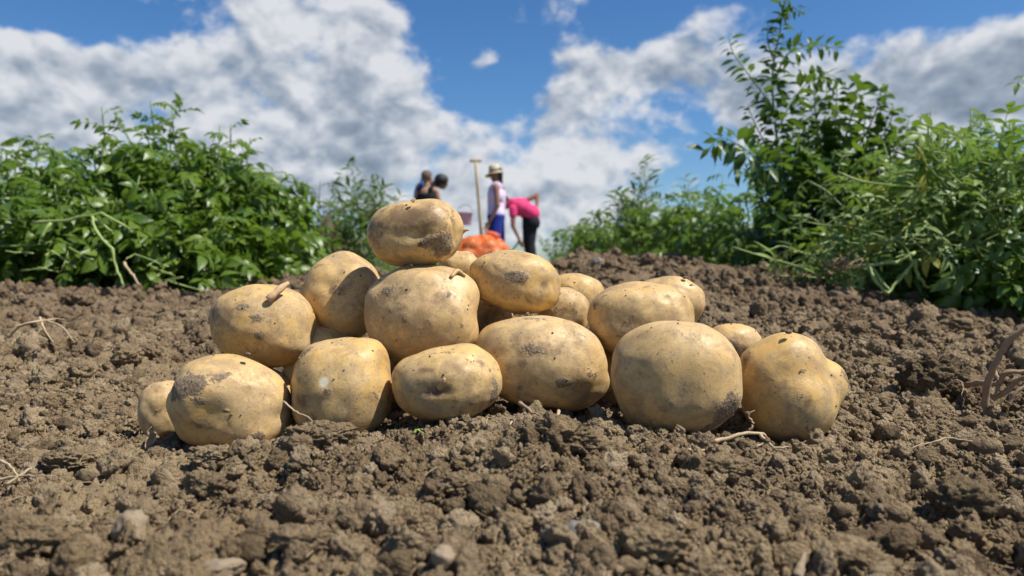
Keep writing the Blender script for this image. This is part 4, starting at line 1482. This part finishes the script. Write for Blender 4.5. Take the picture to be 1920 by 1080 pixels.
# ------------------------------------------------------------------ pale broken stems and pulled plants
def bent_stem(name, lines, label, mat=M_PSTEM, cat='stem', r=.005, leaves=None, seed=1, size=(.08, .12), bits=2):
    e = empty(name, P(*lines[0][0]), label, cat)
    rnd = random.Random(seed)
    for L in lines:
        pts = [P(*q) for q in L]
        ps = []
        for i in range(len(pts) - 1):
            for k in range(4):
                ps.append(pts[i].lerp(pts[i + 1], k / 4) + Vector((rnd.gauss(0, .0008), rnd.gauss(0, .0008), rnd.gauss(0, .0008))))
        ps.append(pts[-1])
        mb = MB(); mb.tube(ps, [r * (1 + .15 * math.sin(i * 1.7)) * (1 - .4 * i / len(ps)) for i in range(len(ps))], 7)
        mb.build('stem', mat, e)
        if leaves:
            for k in range(bits):
                q = rnd.choice(ps[2:])
                put_leaf(rnd.choice(leaves), q, Vector((rnd.uniform(-1, 1), rnd.uniform(-1, .2), rnd.uniform(-.8, .5))), rnd.uniform(*size), e, rnd.gauss(0, .6))
    return e


bent_stem('bent_stem', [[(60, 418, 1.43), (130, 412, 1.42), (190, 400, 1.41), (235, 424, 1.41), (248, 436, 1.43)], [(172, 405, 1.41), (178, 430, 1.4), (210, 468, 1.395), (222, 510, 1.39), (232, 535, 1.385)],
                        [(176, 410, 1.41), (205, 430, 1.42), (212, 438, 1.43)], [(95, 418, 1.41), (80, 440, 1.4), (74, 455, 1.4)]],
          'bright pale green bent stem in front of the left row', r=.0031, leaves=LEAVES, bits=0)
bent_stem('dry_stick', [[(232, 492, 1.5), (246, 512, 1.48), (260, 534, 1.47)]], 'short tan dry stick leaning at the foot of the left row', mat=M_ROOT, r=.003)
bent_stem('bent_stem', [[(1716, 474, 1.33), (1680, 492, 1.33), (1628, 498, 1.33), (1640, 525, 1.31), (1664, 550, 1.30), (1690, 520, 1.31), (1714, 492, 1.33)],
                        [(1714, 490, 1.33), (1724, 520, 1.33), (1738, 538, 1.33), (1800, 535, 1.34)], [(1714, 488, 1.34), (1750, 492, 1.36)], [(1634, 500, 1.34), (1650, 525, 1.33), (1672, 548, 1.31)]],
          'thick pale green stem bent into a zigzag at the foot of the right row', r=.0036)
bent_stem('bent_stem', [[(1652, 418, 1.5), (1672, 400, 1.5), (1712, 404, 1.5)], [(1654, 420, 1.5), (1690, 434, 1.5), (1712, 430, 1.5), (1728, 418, 1.5)], [(1712, 438, 1.5), (1760, 434, 1.5), (1798, 440, 1.5)]],
          'pale stem forming a small loop above the zigzag stem', r=.0028, leaves=LEAVES_Y, bits=2, seed=4)
bent_stem('bent_stem', [[(1640, 380, 1.6), (1720, 378, 1.6), (1830, 380, 1.62)], [(1660, 392, 1.58), (1760, 396, 1.58)], [(1770, 400, 1.6), (1800, 385, 1.6), (1850, 375, 1.62)]],
          'several thin pale stems lying level across the right row', r=.003, leaves=LEAVES_Y, bits=3, seed=5)
bent_stem('bent_stem', [[(1830, 530, 1.35), (1825, 560, 1.33), (1835, 580, 1.32)], [(1800, 535, 1.34), (1835, 518, 1.34), (1850, 525, 1.34)]], 'thin curved green stem hanging in the dark right corner', r=.0025, mat=M_STEM, seed=6)
e = empty('dry_root', P(1600, 495, 1.4), 'tangled pinkish brown dry roots at the foot of the right row', 'root')
rnd = random.Random(9)
for k in range(16):
    a = P(1540 + rnd.uniform(-10, 60), 488 + rnd.uniform(-10, 16), 1.42 + rnd.uniform(-.05, .05))
    c = P(1570 + rnd.uniform(-40, 60), 500 + rnd.uniform(-14, 16), 1.40)
    b_ = P(1600 + rnd.uniform(-40, 50), 510 + rnd.uniform(-30, 14), 1.42)
    strand('root_branch', [a, (a + c) / 2 + Vector((0, 0, rnd.uniform(-.01, .02))), c, b_], rnd.uniform(.001, .0022), M_BROWNROOT if k % 2 else M_ROOT, None, parent=e, wob=.002)


def heap(px, py, d, w, h, n, label, leaves, seed, size, stemcol=M_PSTEM, nst=40):
    """uprooted, wilting plant lying on the row"""
    rnd = random.Random(seed)
    c = P(px, py, d)
    e = empty('pulled_plant', c, label, 'pulled plant', 'pulled up plants wilting on the right row')
    fm = MB()
    for k in range(nst):
        a = c + Vector((rnd.uniform(-w, w), rnd.uniform(-.16, .04), rnd.uniform(-h, h) * .8))
        a2 = rnd.uniform(0, 6.28)
        pts = [a]
        dirv = Vector((math.cos(a2), .4 * math.sin(a2), rnd.uniform(-.2, .6)))
        for i in range(4):
            dirv = dirv + Vector((rnd.gauss(0, .2), rnd.gauss(0, .2), rnd.gauss(-.08, .2)))
            pts.append(pts[-1] + dirv.normalized() * .045)
        mb = MB(); mb.tube(smooth_path(pts, 3), rnd.uniform(.0008, .0022), 5)
        mb.build('stem', stemcol if k % 3 else M_STEM, e)
        for i in range(3):
            put_leaf(rnd.choice(leaves), rnd.choice(pts), Vector((rnd.uniform(-1, 1), rnd.uniform(-1, .3), rnd.uniform(-.7, .6))), rnd.uniform(*size), e, rnd.gauss(0, .6))
    for k in range(n):
        q = c + Vector((rnd.gauss(0, w * .55), rnd.uniform(-.1, .15), rnd.gauss(0, h * .55)))
        merge_leaf(fm, rnd.choice(leaves), q, Vector((rnd.uniform(-1, 1), rnd.uniform(-1, .4), rnd.uniform(-.7, .7))), rnd.uniform(*size), rnd.gauss(0, .6))
    f = fm.build('foliage', leaves[0].materials[0], e)
    f['kind'] = 'stuff'


rs = random.Random(31)
for k in range(5):
    x0, y0, dd = [(120, 500, 1.42), (300, 520, 1.5), (1700, 455, 1.32), (1800, 480, 1.30), (1560, 470, 1.45)][k]
    ls = []
    for j in range(5):
        a = (x0 + rs.uniform(-60, 60), y0 + rs.uniform(-30, 15), dd)
        b = (a[0] + rs.uniform(-70, 70), a[1] + rs.uniform(-45, 20), dd + .02)
        ls.append([a, b, (b[0] + rs.uniform(-50, 50), b[1] + rs.uniform(-10, 40), dd)])
    bent_stem('fallen_stem', ls, ['thin pale fallen stems under the leftmost plants', 'thin pale fallen stems at the foot of the left row centre', 'thin pale fallen stems just above the zigzag stem', 'thin pale fallen stems low near the right corner', 'thin pale fallen stems beneath the tall weed'][k], r=.0016, seed=60 + k)
MIXY = LEAVES_Y + LEAVES_Y + NARROW + LEAVES_YEL
heap(1770, 400, 1.48, .16, .10, 110, 'pulled wilting plant with yellow green leaves right of centre in the right row', MIXY, 2, (.07, .11))
heap(1850, 350, 1.50, .14, .10, 100, 'pulled wilting plant near the right edge with narrow leaves', MIXY, 3, (.08, .12))
heap(1520, 465, 1.62, .10, .035, 34, 'low pale wilting plant spilling onto soil under the tall weed', MIXY, 4, (.06, .09), nst=8)
heap(1590, 520, 1.5, .10, .02, 22, 'pale green narrow leaves lying on the edge of the bare soil', MIXY, 5, (.05, .08), nst=5)
heap(1890, 440, 1.45, .10, .07, 40, 'pulled wilting plant lowest at the right edge', MIXY, 6, (.07, .10), nst=10)
heap(40, 480, 1.65, .14, .05, 26, 'fresh green cut tops lying under the leftmost plants', LEAVES, 7, (.06, .09), nst=5, stemcol=M_STEM)


# ------------------------------------------------------------------ people
M_SKIN = simple('fair skin', (0.33, 0.18, 0.115), 0.55, 0.35, 0.08, 20)  # lighter of the two skin tones
M_SKIN2 = simple('tanned skin', (0.24, 0.125, 0.078), 0.55, 0.35, 0.08, 20)
M_HAIRG = simple('short greying brown hair', (0.13, 0.10, 0.075), 0.8, 0.2, 0.3, 90, .004)
M_HAIRD = simple('dark hair', (0.022, 0.017, 0.014), 0.6, 0.4, 0.3, 90, .004)
M_BLACK = simple('black cloth', (0.014, 0.015, 0.020), 0.9, 0.2, 0.3, 30)
M_BLUE = simple('blue shirt cloth', (0.030, 0.10, 0.33), 0.85, 0.2, 0.2, 30)
M_NAVY = simple('deep blue shorts', (0.018, 0.035, 0.24), 0.85, 0.2, 0.2, 30)
M_LILAC = simple('pale lilac cloth', (0.62, 0.50, 0.68), 0.85, 0.2, 0.1, 30)
M_PINK = simple('bright pink cloth', (0.68, 0.055, 0.17), 0.85, 0.2, 0.15, 30)
M_HAT = simple('straw hat', (0.55, 0.46, 0.32), 0.85, 0.2, 0.15, 120, .002)
M_BAND = simple('grey hat band', (0.12, 0.11, 0.09), 0.9, 0.2, 0.15, 60)
M_SHOE = simple('dark work shoe', (0.05, 0.04, 0.035), 0.7, 0.3, 0.2, 40)
M_EYE = simple('eye', (0.03, 0.02, 0.02), 0.2, 0.6, 0.1, 20)


def cap_geo(mb, a, b, ra, rb, fl=1.0, seg=12, axis=Vector((1, 0, 0))):
    """tapered capsule between a and b; fl flattens it along Y"""
    a = Vector(a); b = Vector(b)
    t = (b - a); L = t.length
    t = t.normalized() if L > 1e-6 else Vector((0, 0, 1))
    rings = []
    for k in range(4):
        th = math.pi / 2 * (1 - k / 4)
        rings.append((a - t * ra * math.sin(th), ra * math.cos(th)))
    rings.append((a, ra)); rings.append((b, rb))
    for k in range(1, 5):
        th = math.pi / 2 * k / 4
        rings.append((b + t * rb * math.sin(th), rb * math.cos(th)))
    x = t.cross(Vector((0, 1, 0)))
    if x.length < .1:
        x = t.cross(Vector((1, 0, 0)))
    x.normalize(); y = t.cross(x).normalized()
    base = len(mb.v)
    for c, r in rings:
        r = max(r, .0008)
        for k in range(seg):
            th = 6.28318 * k / seg
            q = x * math.cos(th) * r + y * math.sin(th) * r
            if fl != 1.0:
                q = Vector((q.x, q.y * fl, q.z)) if axis is None else q - axis * (q.dot(axis)) * (1 - fl)
            mb.v.append(tuple(c + q))
    for i in range(len(rings) - 1):
        for k in range(seg):
            k2 = (k + 1) % seg
            mb.f.append((base + i * seg + k, base + i * seg + k2, base + (i + 1) * seg + k2, base + (i + 1) * seg + k))
    mb.f.append(tuple(base + k for k in reversed(range(seg))))
    mb.f.append(tuple(base + (len(rings) - 1) * seg + k for k in range(seg)))


def blob_obj(name, caps, mat, parent, vox=.010, sm=6):
    mb = MB()
    for c in caps:
        cap_geo(mb, *c[:4], *(c[4:5] or (1.0,)), axis=(c[5] if len(c) > 5 else Vector((0, 1, 0))))
    o = mb.build(name, mat, parent)
    md = o.modifiers.new('skin', 'REMESH'); md.mode = 'VOXEL'; md.voxel_size = vox; md.use_smooth_shade = True
    md = o.modifiers.new('soften', 'SMOOTH'); md.iterations = sm; md.factor = .5
    return o


def hand_caps(w, d, side, curl=.5):
    """five fingers from wrist w along direction d"""
    d = d.normalized()
    s = d.cross(Vector((0, 1, 0)))
    if s.length < .1:
        s = Vector((1, 0, 0))
    s.normalize(); nrm = s.cross(d).normalized() * side
    palm = w + d * .045
    out = [(w, w + d * .075, .022, .030, .55, nrm)]
    for k, (o, L) in enumerate(((-.027, .066), (-.009, .076), (.009, .072), (.026, .056))):
        b = w + d * .085 + s * o
        m = b + (d + nrm * curl * .4).normalized() * L * .5
        e = m + (d + nrm * curl * 1.6).normalized() * L * .5
        out += [(b - d * .02, m, .0095, .0085), (m, e, .0085, .007)]
    tb = w + d * .03 - s * .026
    tm = tb + (d * .7 - s * .8 + nrm * .3).normalized() * .035
    out += [(tb, tm, .012, .0105), (tm, tm + (d * .95 - s * .15 + nrm * .4).normalized() * .032, .0105, .008)]
    return out


def head_parts(e, c, fwd, upv, skin, hair, hair_kind):
    """returns caps of the head for the body; adds eyes and hair. c = head centre"""
    fwd = fwd.normalized(); upv = (upv - fwd * upv.dot(fwd)).normalized(); side = fwd.cross(upv).normalized()
    caps = [(c + upv * .03 - fwd * .012, c + upv * .03 + fwd * .012, .090, .088, .86, side), (c - upv * .035 + fwd * .03, c - upv * .065 + fwd * .045, .058, .036, .95, side),
            (c + fwd * .088 + upv * .015, c + fwd * .108 - upv * .018, .008, .014), (c + fwd * .078 - upv * .052, c + fwd * .084 - upv * .056, .018, .014),
            (c + side * .078 + upv * .012, c + side * .082 - upv * .022, .018, .011, .5, side), (c - side * .078 + upv * .012, c - side * .082 - upv * .022, .018, .011, .5, side),
            (c + fwd * .080 + upv * .036 - side * .03, c + fwd * .080 + upv * .036 + side * .03, .016, .016)]
    for s in (-1, 1):
        mb = MB(); cap_geo(mb, c + fwd * .086 + side * s * .031 + upv * .014, c + fwd * .088 + side * s * .031 + upv * .014, .011, .011)
        mb.build('eye', M_EYE, e)
    hc = [(c + upv * .042 - fwd * .030, c + upv * .050 - fwd * .002, .094, .090, .88, side)]
    if hair_kind == 'long':
        hc += [(c - fwd * .06 + upv * .02, c - fwd * .07 - upv * .14, .060, .034), (c - fwd * .02 + side * .07 + upv * .02, c + fwd * .0 + side * .075 - upv * .16, .030, .022)]
    if hair_kind == 'bushy':
        hc = [(c + upv * .05 - fwd * .03, c + upv * .055, .108, .104), (c - fwd * .06 - upv * .02, c - fwd * .07 + upv * .04, .07, .07)]
    if hair_kind == 'short':
        hc += [(c - fwd * .045 + upv * .03, c - fwd * .05 - upv * .035, .066, .050, .9, side)]
    blob_obj('hair', hc, hair, e, .011, 3)
    return caps


def V3(*a):
    return Vector(a)


def person_upright(px, d, height, fwd_ang, label, shirt, bottom, skin, hair, hair_kind, arms, lean=V3(0, 0, 0), hat=False, trousers='shorts', fat=1.0, straps=False, hlean=V3(0, 0, 0), zfoot=0.0, shirt_name='tank_top'):
    """standing figure; arms: list of two (elbow offset, wrist offset) from each shoulder, in local (fwd, side, up)"""
    base = P(px, 500, d); base.z = zfoot
    e = empty('person', base, label, 'person')
    k = height / 1.72
    f = V3(math.cos(fwd_ang), math.sin(fwd_ang), 0); s = V3(-f.y, f.x, 0); u = V3(0, 0, 1)

    def L(a, b, c):
        t = max(0, (c * k - .85) / .9)
        return base + f * a * k + s * b * k + u * c * k + lean * t
    caps = []
    hip = L(0, 0, .95); 
    caps += [(L(0, -.085, .92), L(0, .085, .92), .105 * k, .105 * k, .95, f), (L(0, -.04, 1.08), L(0, .04, 1.08), .098 * k, .098 * k, .9, f),
             (L(0, -.075, 1.28), L(0, .075, 1.28), .108 * k, .108 * k, .85, f), (L(0, -.13, 1.40), L(0, .13, 1.40), .058 * k, .058 * k, .9, f),
             (L(0, 0, 1.42), L(.01, 0, 1.52), .052 * k, .048 * k), (L(0, 0, .95), L(0, 0, 1.35), .10 * k, .11 * k)]
    feet = []
    for sd_ in (-1, 1):
        sp = .095
        st = .05 * sd_
        caps += [(L(0, sd_ * sp, .90), L(st * .6, sd_ * (sp + .01), .50), .088 * k, .055 * k), (L(st * .6, sd_ * (sp + .01), .50), L(st * .8 - .01, sd_ * (sp + .01), .36), .052 * k, .056 * k),
                 (L(st * .8 - .01, sd_ * (sp + .01), .36), L(st, sd_ * (sp + .01), .09), .056 * k, .036 * k), (L(st, sd_ * (sp + .01), .05), L(st + .13, sd_ * (sp + .02), .035), .038 * k, .03 * k)]
        feet.append((L(st - .03, sd_ * (sp + .01), .045), L(st + .15, sd_ * (sp + .02), .035)))
    caps = [(c[0], c[1], c[2] * fat, c[3] * fat) + tuple(c[4:]) for c in caps]
    ac = []
    for sd_, (eo, wo) in zip((-1, 1), arms):
        sh = L(0, sd_ * .185, 1.385)
        el = sh + (f * eo[0] + s * eo[1] + u * eo[2]) * k
        wr = sh + (f * wo[0] + s * wo[1] + u * wo[2]) * k
        caps += [(sh, el, .050 * k, .038 * k), (el, wr, .038 * k, .025 * k)]
        ac.append((sh, el, wr))
        caps += hand_caps(wr, (wr - el), -sd_)
    hc = L(.02, 0, 1.615) + hlean
    caps += head_parts(e, hc, (f + hlean * 1.5 + V3(0, 0, -.1)), u, skin, hair, hair_kind)
    caps += [(L(.01, 0, 1.48), hc - u * .05, .05, .05)]
    blob_obj('body', caps, skin, e, .0095, 4)
    g = .014
    # shirt
    sc = [(L(0, -.08, .98), L(0, .08, .98), .105 * k + g, .105 * k + g, .95, f), (L(0, -.045, 1.08), L(0, .045, 1.08), .098 * k + g, .098 * k + g, .92, f), (L(0, -.07, 1.26), L(0, .07, 1.26), .108 * k + g, .108 * k + g, .87, f), (L(0, 0, .98), L(0, 0, 1.3), .11 * k, .12 * k)]
    if straps:
        for sd_ in (-1, 1):
            sc.append((L(0, sd_ * .085, 1.34), L(0, sd_ * .105, 1.415), .062 * k, .060 * k, 1.3, f))
    else:
        sc.append((L(0, -.14, 1.38), L(0, .14, 1.38), .062 * k + g, .062 * k + g, .9, f))
        for sh, el, wr in ac:
            sc.append((sh, sh.lerp(el, .55), .064 * k, .056 * k))
    sc = [(c[0], c[1], c[2] * fat, c[3] * fat) + tuple(c[4:]) for c in sc]
    blob_obj(shirt_name, sc, shirt, e, .012, 3)
    bc = [(L(0, -.085, .93), L(0, .085, .93), .118 * k, .118 * k, .97, f), (L(0, -.05, 1.0), L(0, .05, 1.0), .112 * k, .112 * k, .95, f)]
    for sd_ in (-1, 1):
        bot = .52 if trousers == 'shorts' else .10
        bc.append((L(0, sd_ * .095, .88), L(.03 * sd_, sd_ * .108, .55), .105 * k, .088 * k))
        if bot < .5:
            bc.append((L(.03 * sd_, sd_ * .105, .52), L(.05 * sd_, sd_ * .105, .12), .078 * k, .062 * k))
    bc = [(c[0], c[1], c[2] * fat, c[3] * fat) + tuple(c[4:]) for c in bc]
    blob_obj('shorts' if trousers == 'shorts' else 'trousers', bc, bottom, e, .012, 3)
    for a, b in feet:
        blob_obj('shoe', [(a, b, .050, .042, .9, s), (a + u * .03, a + u * .05, .045, .045)], M_SHOE, e, .012, 2)
    if hat:
        mb = MB()
        tilt = Matrix.Rotation(R(14), 3, s)
        prof = [(0.0, .215), (.055, .212), (.082, .20), (.094, .15), (.100, .095), (.104, .085), (.165, .070), (.180, .060), (.178, .055), (.104, .078), (.0, .08)]
        seg = 24; b0 = len(mb.v)
        for (r_, z) in prof:
            for q in range(seg):
                th = 6.28318 * q / seg
                mb.v.append(tuple(hc + tilt @ (V3(math.cos(th) * r_, math.sin(th) * r_, z - .045 + .012 * math.sin(2 * th) * (r_ > .12)))))
        for i in range(len(prof) - 1):
            for q in range(seg):
                q2 = (q + 1) % seg
                mb.f.append((b0 + i * seg + q, b0 + i * seg + q2, b0 + (i + 1) * seg + q2, b0 + (i + 1) * seg + q))
        ho = mb.build('hat', M_HAT, e)
        mb = MB()
        for (r_, z) in ((.1045, .092), (.1020, .118), (.0985, .125)):
            for q in range(seg):
                th = 6.28318 * q / seg
                mb.v.append(tuple(hc + tilt @ (V3(math.cos(th) * (r_ + .002), math.sin(th) * (r_ + .002), z - .045))))
        for i in range(2):
            for q in range(seg):
                q2 = (q + 1) % seg
                mb.f.append((i * seg + q, i * seg + q2, (i + 1) * seg + q2, (i + 1) * seg + q))
        mb.build('hat_band', M_BAND, ho)
    return e, ac


# woman in the hat, facing left, at 12 m; her back towards the right
woman, _ = person_upright(930, 12.0, 1.72, R(178), 'standing person in straw hat, lilac tank top and blue shorts, facing left', M_LILAC, M_NAVY, M_SKIN2, M_HAIRD, 'long',
                          [((-.02, -.05, -.29), (.13, -.02, -.52)), ((-.03, .05, -.29), (.10, .05, -.54))], hat=True, straps=True, fat=1.28, lean=V3(.02, 0, 0))
# man in the black top with his back to the camera, turned to the right
man, man_arms = person_upright(802, 12.0, 1.66, R(62), 'person with short greying hair in black sleeveless top, seen from behind', M_BLACK, M_BLACK, M_SKIN, M_HAIRG, 'short',
                               [((.05, -.06, -.28), (.28, .02, -.40)), ((.04, .06, -.28), (.26, .0, -.40))], trousers='long', straps=True, fat=1.15, lean=V3(-.02, 0, 0))
blue, _ = person_upright(783, 12.5, 1.84, R(10), 'dark haired person in blue shirt mostly hidden behind the black topped one', M_BLUE, M_BLACK, M_SKIN2, M_HAIRD, 'bushy',
                         [((.10, -.05, -.27), (.30, .0, -.40)), ((.10, .05, -.27), (.30, .0, -.42))], trousers='long', lean=V3(.12, 0, 0), hlean=V3(.27, 0, -.19), shirt_name='shirt')


def bent_person():
    d = 12.2
    base = P(995, 500, d); base.z = 0
    e = empty('person', base, 'person in pink top and black trousers bending down to the left', 'person')
    B = lambda px, py, dy=0.0: P(px, py, d + dy)
    hipL, hipR = B(993, 412, -.07), B(996, 412, .09)
    sh = B(962, 382)
    chest = B(972, 388)
    caps = [(B(995, 408, -.08), B(995, 408, .08), .115, .115), (B(985, 398, -.05), B(985, 398, .05), .105, .105), (chest + V3(0, -.07, 0), chest + V3(0, .07, 0), .115, .115), (B(995, 405), chest, .115, .115),
            (sh + V3(0, -.14, 0), sh + V3(0, .14, 0), .062, .062), (sh, B(952, 382), .055, .05)]
    armN = [B(962, 392, -.18), B(962, 424, -.22), B(973, 447, -.24)]
    armF = [B(968, 384, .18), B(1008, 366, .25), B(1006, 395, .12)]
    for A, sdn in ((armN, 1), (armF, -1)):
        caps += [(A[0], A[1], .050, .040), (A[1], A[2], .038, .026)]
        caps += hand_caps(A[2], A[2] - A[1], sdn)
    for h, dx in ((hipL, 0), (hipR, 2)):
        kn = B(990 + dx, 455, h.y - d); an = B(998 + dx, 505, h.y - d); an.z = .09
        caps += [(h, kn, .095, .060), (kn, an, .060, .038), (an - V3(0, 0, .04), an + V3(-.14, 0, -.055), .038, .03)]
    hc = B(944, 386)
    hc = B(952, 378) + V3(-.05, 0, -.02)
    caps += head_parts(e, hc, V3(-.45, 0, -.9), V3(-.9, 0, .35), M_SKIN2, M_HAIRD, 'short')
    blob_obj('body', caps, M_SKIN2, e, .0095, 4)
    sc = [(B(996, 400, -.08), B(996, 400, .08), .130, .130), (B(984, 392, -.06), B(984, 392, .06), .125, .125), (chest + V3(0, -.08, 0), chest + V3(0, .08, 0), .135, .135), (sh + V3(0, -.13, 0), sh + V3(0, .13, 0), .078, .078),
          (armN[0], armN[0].lerp(armN[1], .35), .068, .060), (armF[0], armF[0].lerp(armF[1], .35), .068, .060)]
    sc = [(c[0], c[1], c[2] * 1.12, c[3] * 1.12) for c in sc]
    blob_obj('pink_top', sc, M_PINK, e, .012, 3)
    bc = [(B(998, 418, -.09), B(998, 418, .09), .135, .135)]
    for h, dx in ((hipL, 0), (hipR, 2)):
        kn = B(991 + dx, 455, h.y - d); an = B(998 + dx, 505, h.y - d); an.z = .12
        bc += [(h, kn, .125, .098), (kn, an, .095, .075)]
        blob_obj('shoe', [(an - V3(0, 0, .07), an + V3(-.16, 0, -.08), .05, .042)], M_SHOE, e, .012, 2)
    blob_obj('trousers', bc, M_BLACK, e, .012, 3)
    return armN[2]


hand = bent_person()
# thin dark tool in the bent person's hand
mb = MB(); mb.tube([P(974, 452, 11.95), P(968, 460, 11.95), P(960, 470, 11.95), P(956, 482, 11.95)], [.016, .014, .012, .01], 6)
t_ = empty('hand_tool', P(960, 480, 11.95), 'thin dark hand tool held low by the bending person', 'tool')
mb.build('handle', M_BLACK, t_)
mb = MB(); mb.box(P(954, 488, 11.95), (.05, .03, .05)); mb.build('blade', simple('dull tool metal', (0.25, 0.25, 0.25), .5, .5, .2, 40, metallic=.8), t_, smooth=False)

# pink bucket at the black-topped person's hand
def bucket():
    c = P(872, 410, 11.8)
    e = empty('bucket', c - V3(0, 0, .10), 'pink bucket half hidden behind the topmost potato', 'bucket')
    m = simple('faded pink plastic', (0.62, 0.34, 0.44), .45, .4, .1, 20)
    seg = 24
    mb = MB()
    prof = [(0, -.10), (.092, -.10), (.098, -.09), (.118, .085), (.126, .09), (.126, .10), (.114, .10), (.092, -.085), (0, -.085)]
    for r_, z in prof:
        for q in range(seg):
            th = 6.28318 * q / seg
            mb.v.append((c.x + r_ * math.cos(th), c.y + r_ * math.sin(th), c.z + z))
    for i in range(len(prof) - 1):
        for q in range(seg):
            q2 = (q + 1) % seg
            mb.f.append((i * seg + q, i * seg + q2, (i + 1) * seg + q2, (i + 1) * seg + q))
    mb.build('pail', m, e)
    mb = MB(); mb.tube([c + V3(math.cos(a) * .12, 0, .09 + .13 * math.sin(a)) for a in np.linspace(0, math.pi, 13)], .004, 5)
    mb.build('handle', M_BAND, e)


bucket()


# ------------------------------------------------------------------ digging fork standing in the soil
def fork():
    d = 8.1
    a = P(892, 301, d); b = P(903, 445, d)
    tip = a + (b - a) * ((a.z + .02) / (a.z - b.z))
    e = empty('digging_fork', tip, 'upright wooden T handled digging fork between the standing people', 'garden fork')
    wood = simple('weathered wood handle', (0.42, 0.34, 0.22), .7, .3, .25, 30)
    metal = simple('worn fork metal', (0.10, 0.09, 0.08), .5, .5, .3, 50, metallic=.6)
    ax = (tip - a).normalized()
    sh_end = a + ax * ((tip - a).length - .36)
    mb = MB(); mb.tube([a, a + ax * .3, a + ax * .6, sh_end], [.018, .0185, .019, .020], 12); mb.build('shaft', wood, e)
    s = V3(1, .12, .03).normalized()
    mb = MB(); mb.tube([a - s * .066 + V3(0, 0, .004), a - s * .055, a, a + s * .055, a + s * .066], [.012, .017, .019, .017, .012], 12); mb.build('handle', wood, e)
    mb = MB(); mb.tube([sh_end - ax * .14, sh_end, sh_end + ax * .05], [.022, .023, .018], 10); mb.build('socket', metal, e)
    y0 = sh_end + ax * .06
    mb = MB(); mb.tube([y0 - s * .085 + ax * .02, y0 - s * .06, y0, y0 + s * .06, y0 + s * .085 + ax * .02], .010, 6); mb.build('crossbar', metal, e)
    for k in (-1.5, -.5, .5, 1.5):
        q = y0 + s * .055 * k
        mb = MB(); mb.tube([q, q + ax * .12 + V3(0, -.01, 0), q + ax * .25, q + ax * .34], [.009, .009, .007, .003], 6); mb.build('tine', metal, e)


fork()


# ------------------------------------------------------------------ orange net sack of potatoes
def sack():
    d = 7.6
    c = P(902, 470, d); c.z = 0.22
    m, n, bs = new_mat('orange net')
    tc = n.new('ShaderNodeTexCoord').outputs['Object']
    w1 = n.new('ShaderNodeTexWave', bands_direction='DIAGONAL'); w1.inputs['Scale'].default_value = 26; w1.inputs['Distortion'].default_value = 1.5
    n.put(w1.inputs['Vector'], tc)
    mp = n.vmath('MULTIPLY', tc, (-1, 1, 1))
    w2 = n.new('ShaderNodeTexWave', bands_direction='DIAGONAL'); w2.inputs['Scale'].default_value = 26; w2.inputs['Distortion'].default_value = 1.5
    n.put(w2.inputs['Vector'], mp)
    net = n.math('MAXIMUM', w1.outputs['Fac'], w2.outputs['Fac'])
    bs.inputs['Base Color'].default_value = (0.85, 0.16, 0.02, 1)
    bs.inputs['Roughness'].default_value = 0.5
    n.put(bs.inputs['Alpha'], n.maprange(net, 0.6, 0.85, 0.05, 0.95))
    e = empty('net_sack', (c.x, c.y, 0.0), 'bulging orange net sack filled with potatoes behind the heap', 'sack')
    V, F = ICO[5]
    # lumps where potatoes press against the net
    rnd = np.random.default_rng(3)
    cent = []
    for k in range(80):
        q = rnd.normal(size=3); q /= np.linalg.norm(q)
        if all(np.linalg.norm(q - w) > .40 for w in cent):
            cent.append(q)
    cent = np.array(cent)
    dots = V @ cent.T
    rad = 0.90 + 0.13 * np.clip((dots.max(1) - .93) / .07, 0, 1) ** .8 + .03 * noise3(V * 3, 4)
    S = np.array([.34, .24, .235])
    p = V * rad[:, None] * S
    slump = np.clip(V[:, 0] * .5 + .5, 0, 1)
    p[:, 2] *= 0.80 + .28 * slump
    p[:, 2] = np.maximum(p[:, 2], -.20)
    p[:, 0] -= .03
    # gathered neck leaning left
    o = link('net_bag', mesh_np('net_bag', p, F), m, e, False)
    o.location = (0, 0, .235)
    mb = MB()
    mb.tube([V3(.16, 0, .235 + .19), V3(.13, -.01, .46), V3(.09, -.01, .475), V3(.05, -.02, .465)], [.055, .030, .022, .04], 10)
    mb.build('neck', m, e, world=False)
    return e, c, cent, S, rad


def small_potatoes(sk):
    e, c, cent, S, rad = sk
    V, F = ICO[3]
    msh = []
    for k in range(4):
        r = 1 + .18 * noise3(V * 1.2 + k * 5, k)
        me = mesh_np('potato', V * r[:, None] * np.array([.052, .044, .042]), F)
        for nm in ('dirt', 'stain', 'scar', 'pale'):
            setattrf(me, nm, np.zeros(len(V)))
        me.materials.append(M_POTATO)
        msh.append(me)
    for i, q in enumerate(cent):
        z = q[2] * S[2] * .80 * (0.80 + .28 * max(0, min(1, q[0] * .5 + .5)))
        if z < -.17:
            z = -.17
        o = bpy.data.objects.new('potato', msh[i % 4])
        o.location = (e.location.x + q[0] * S[0] * .86 - .03, e.location.y + q[1] * S[1] * .86, .235 + z)
        o.rotation_euler = (random.uniform(0, 6), random.uniform(0, 6), random.uniform(0, 6))
        COL.objects.link(o)
        tag(o, 'pale potato showing through the orange net sack', 'potato', 'potatoes inside the orange net sack')


small_potatoes(sack())
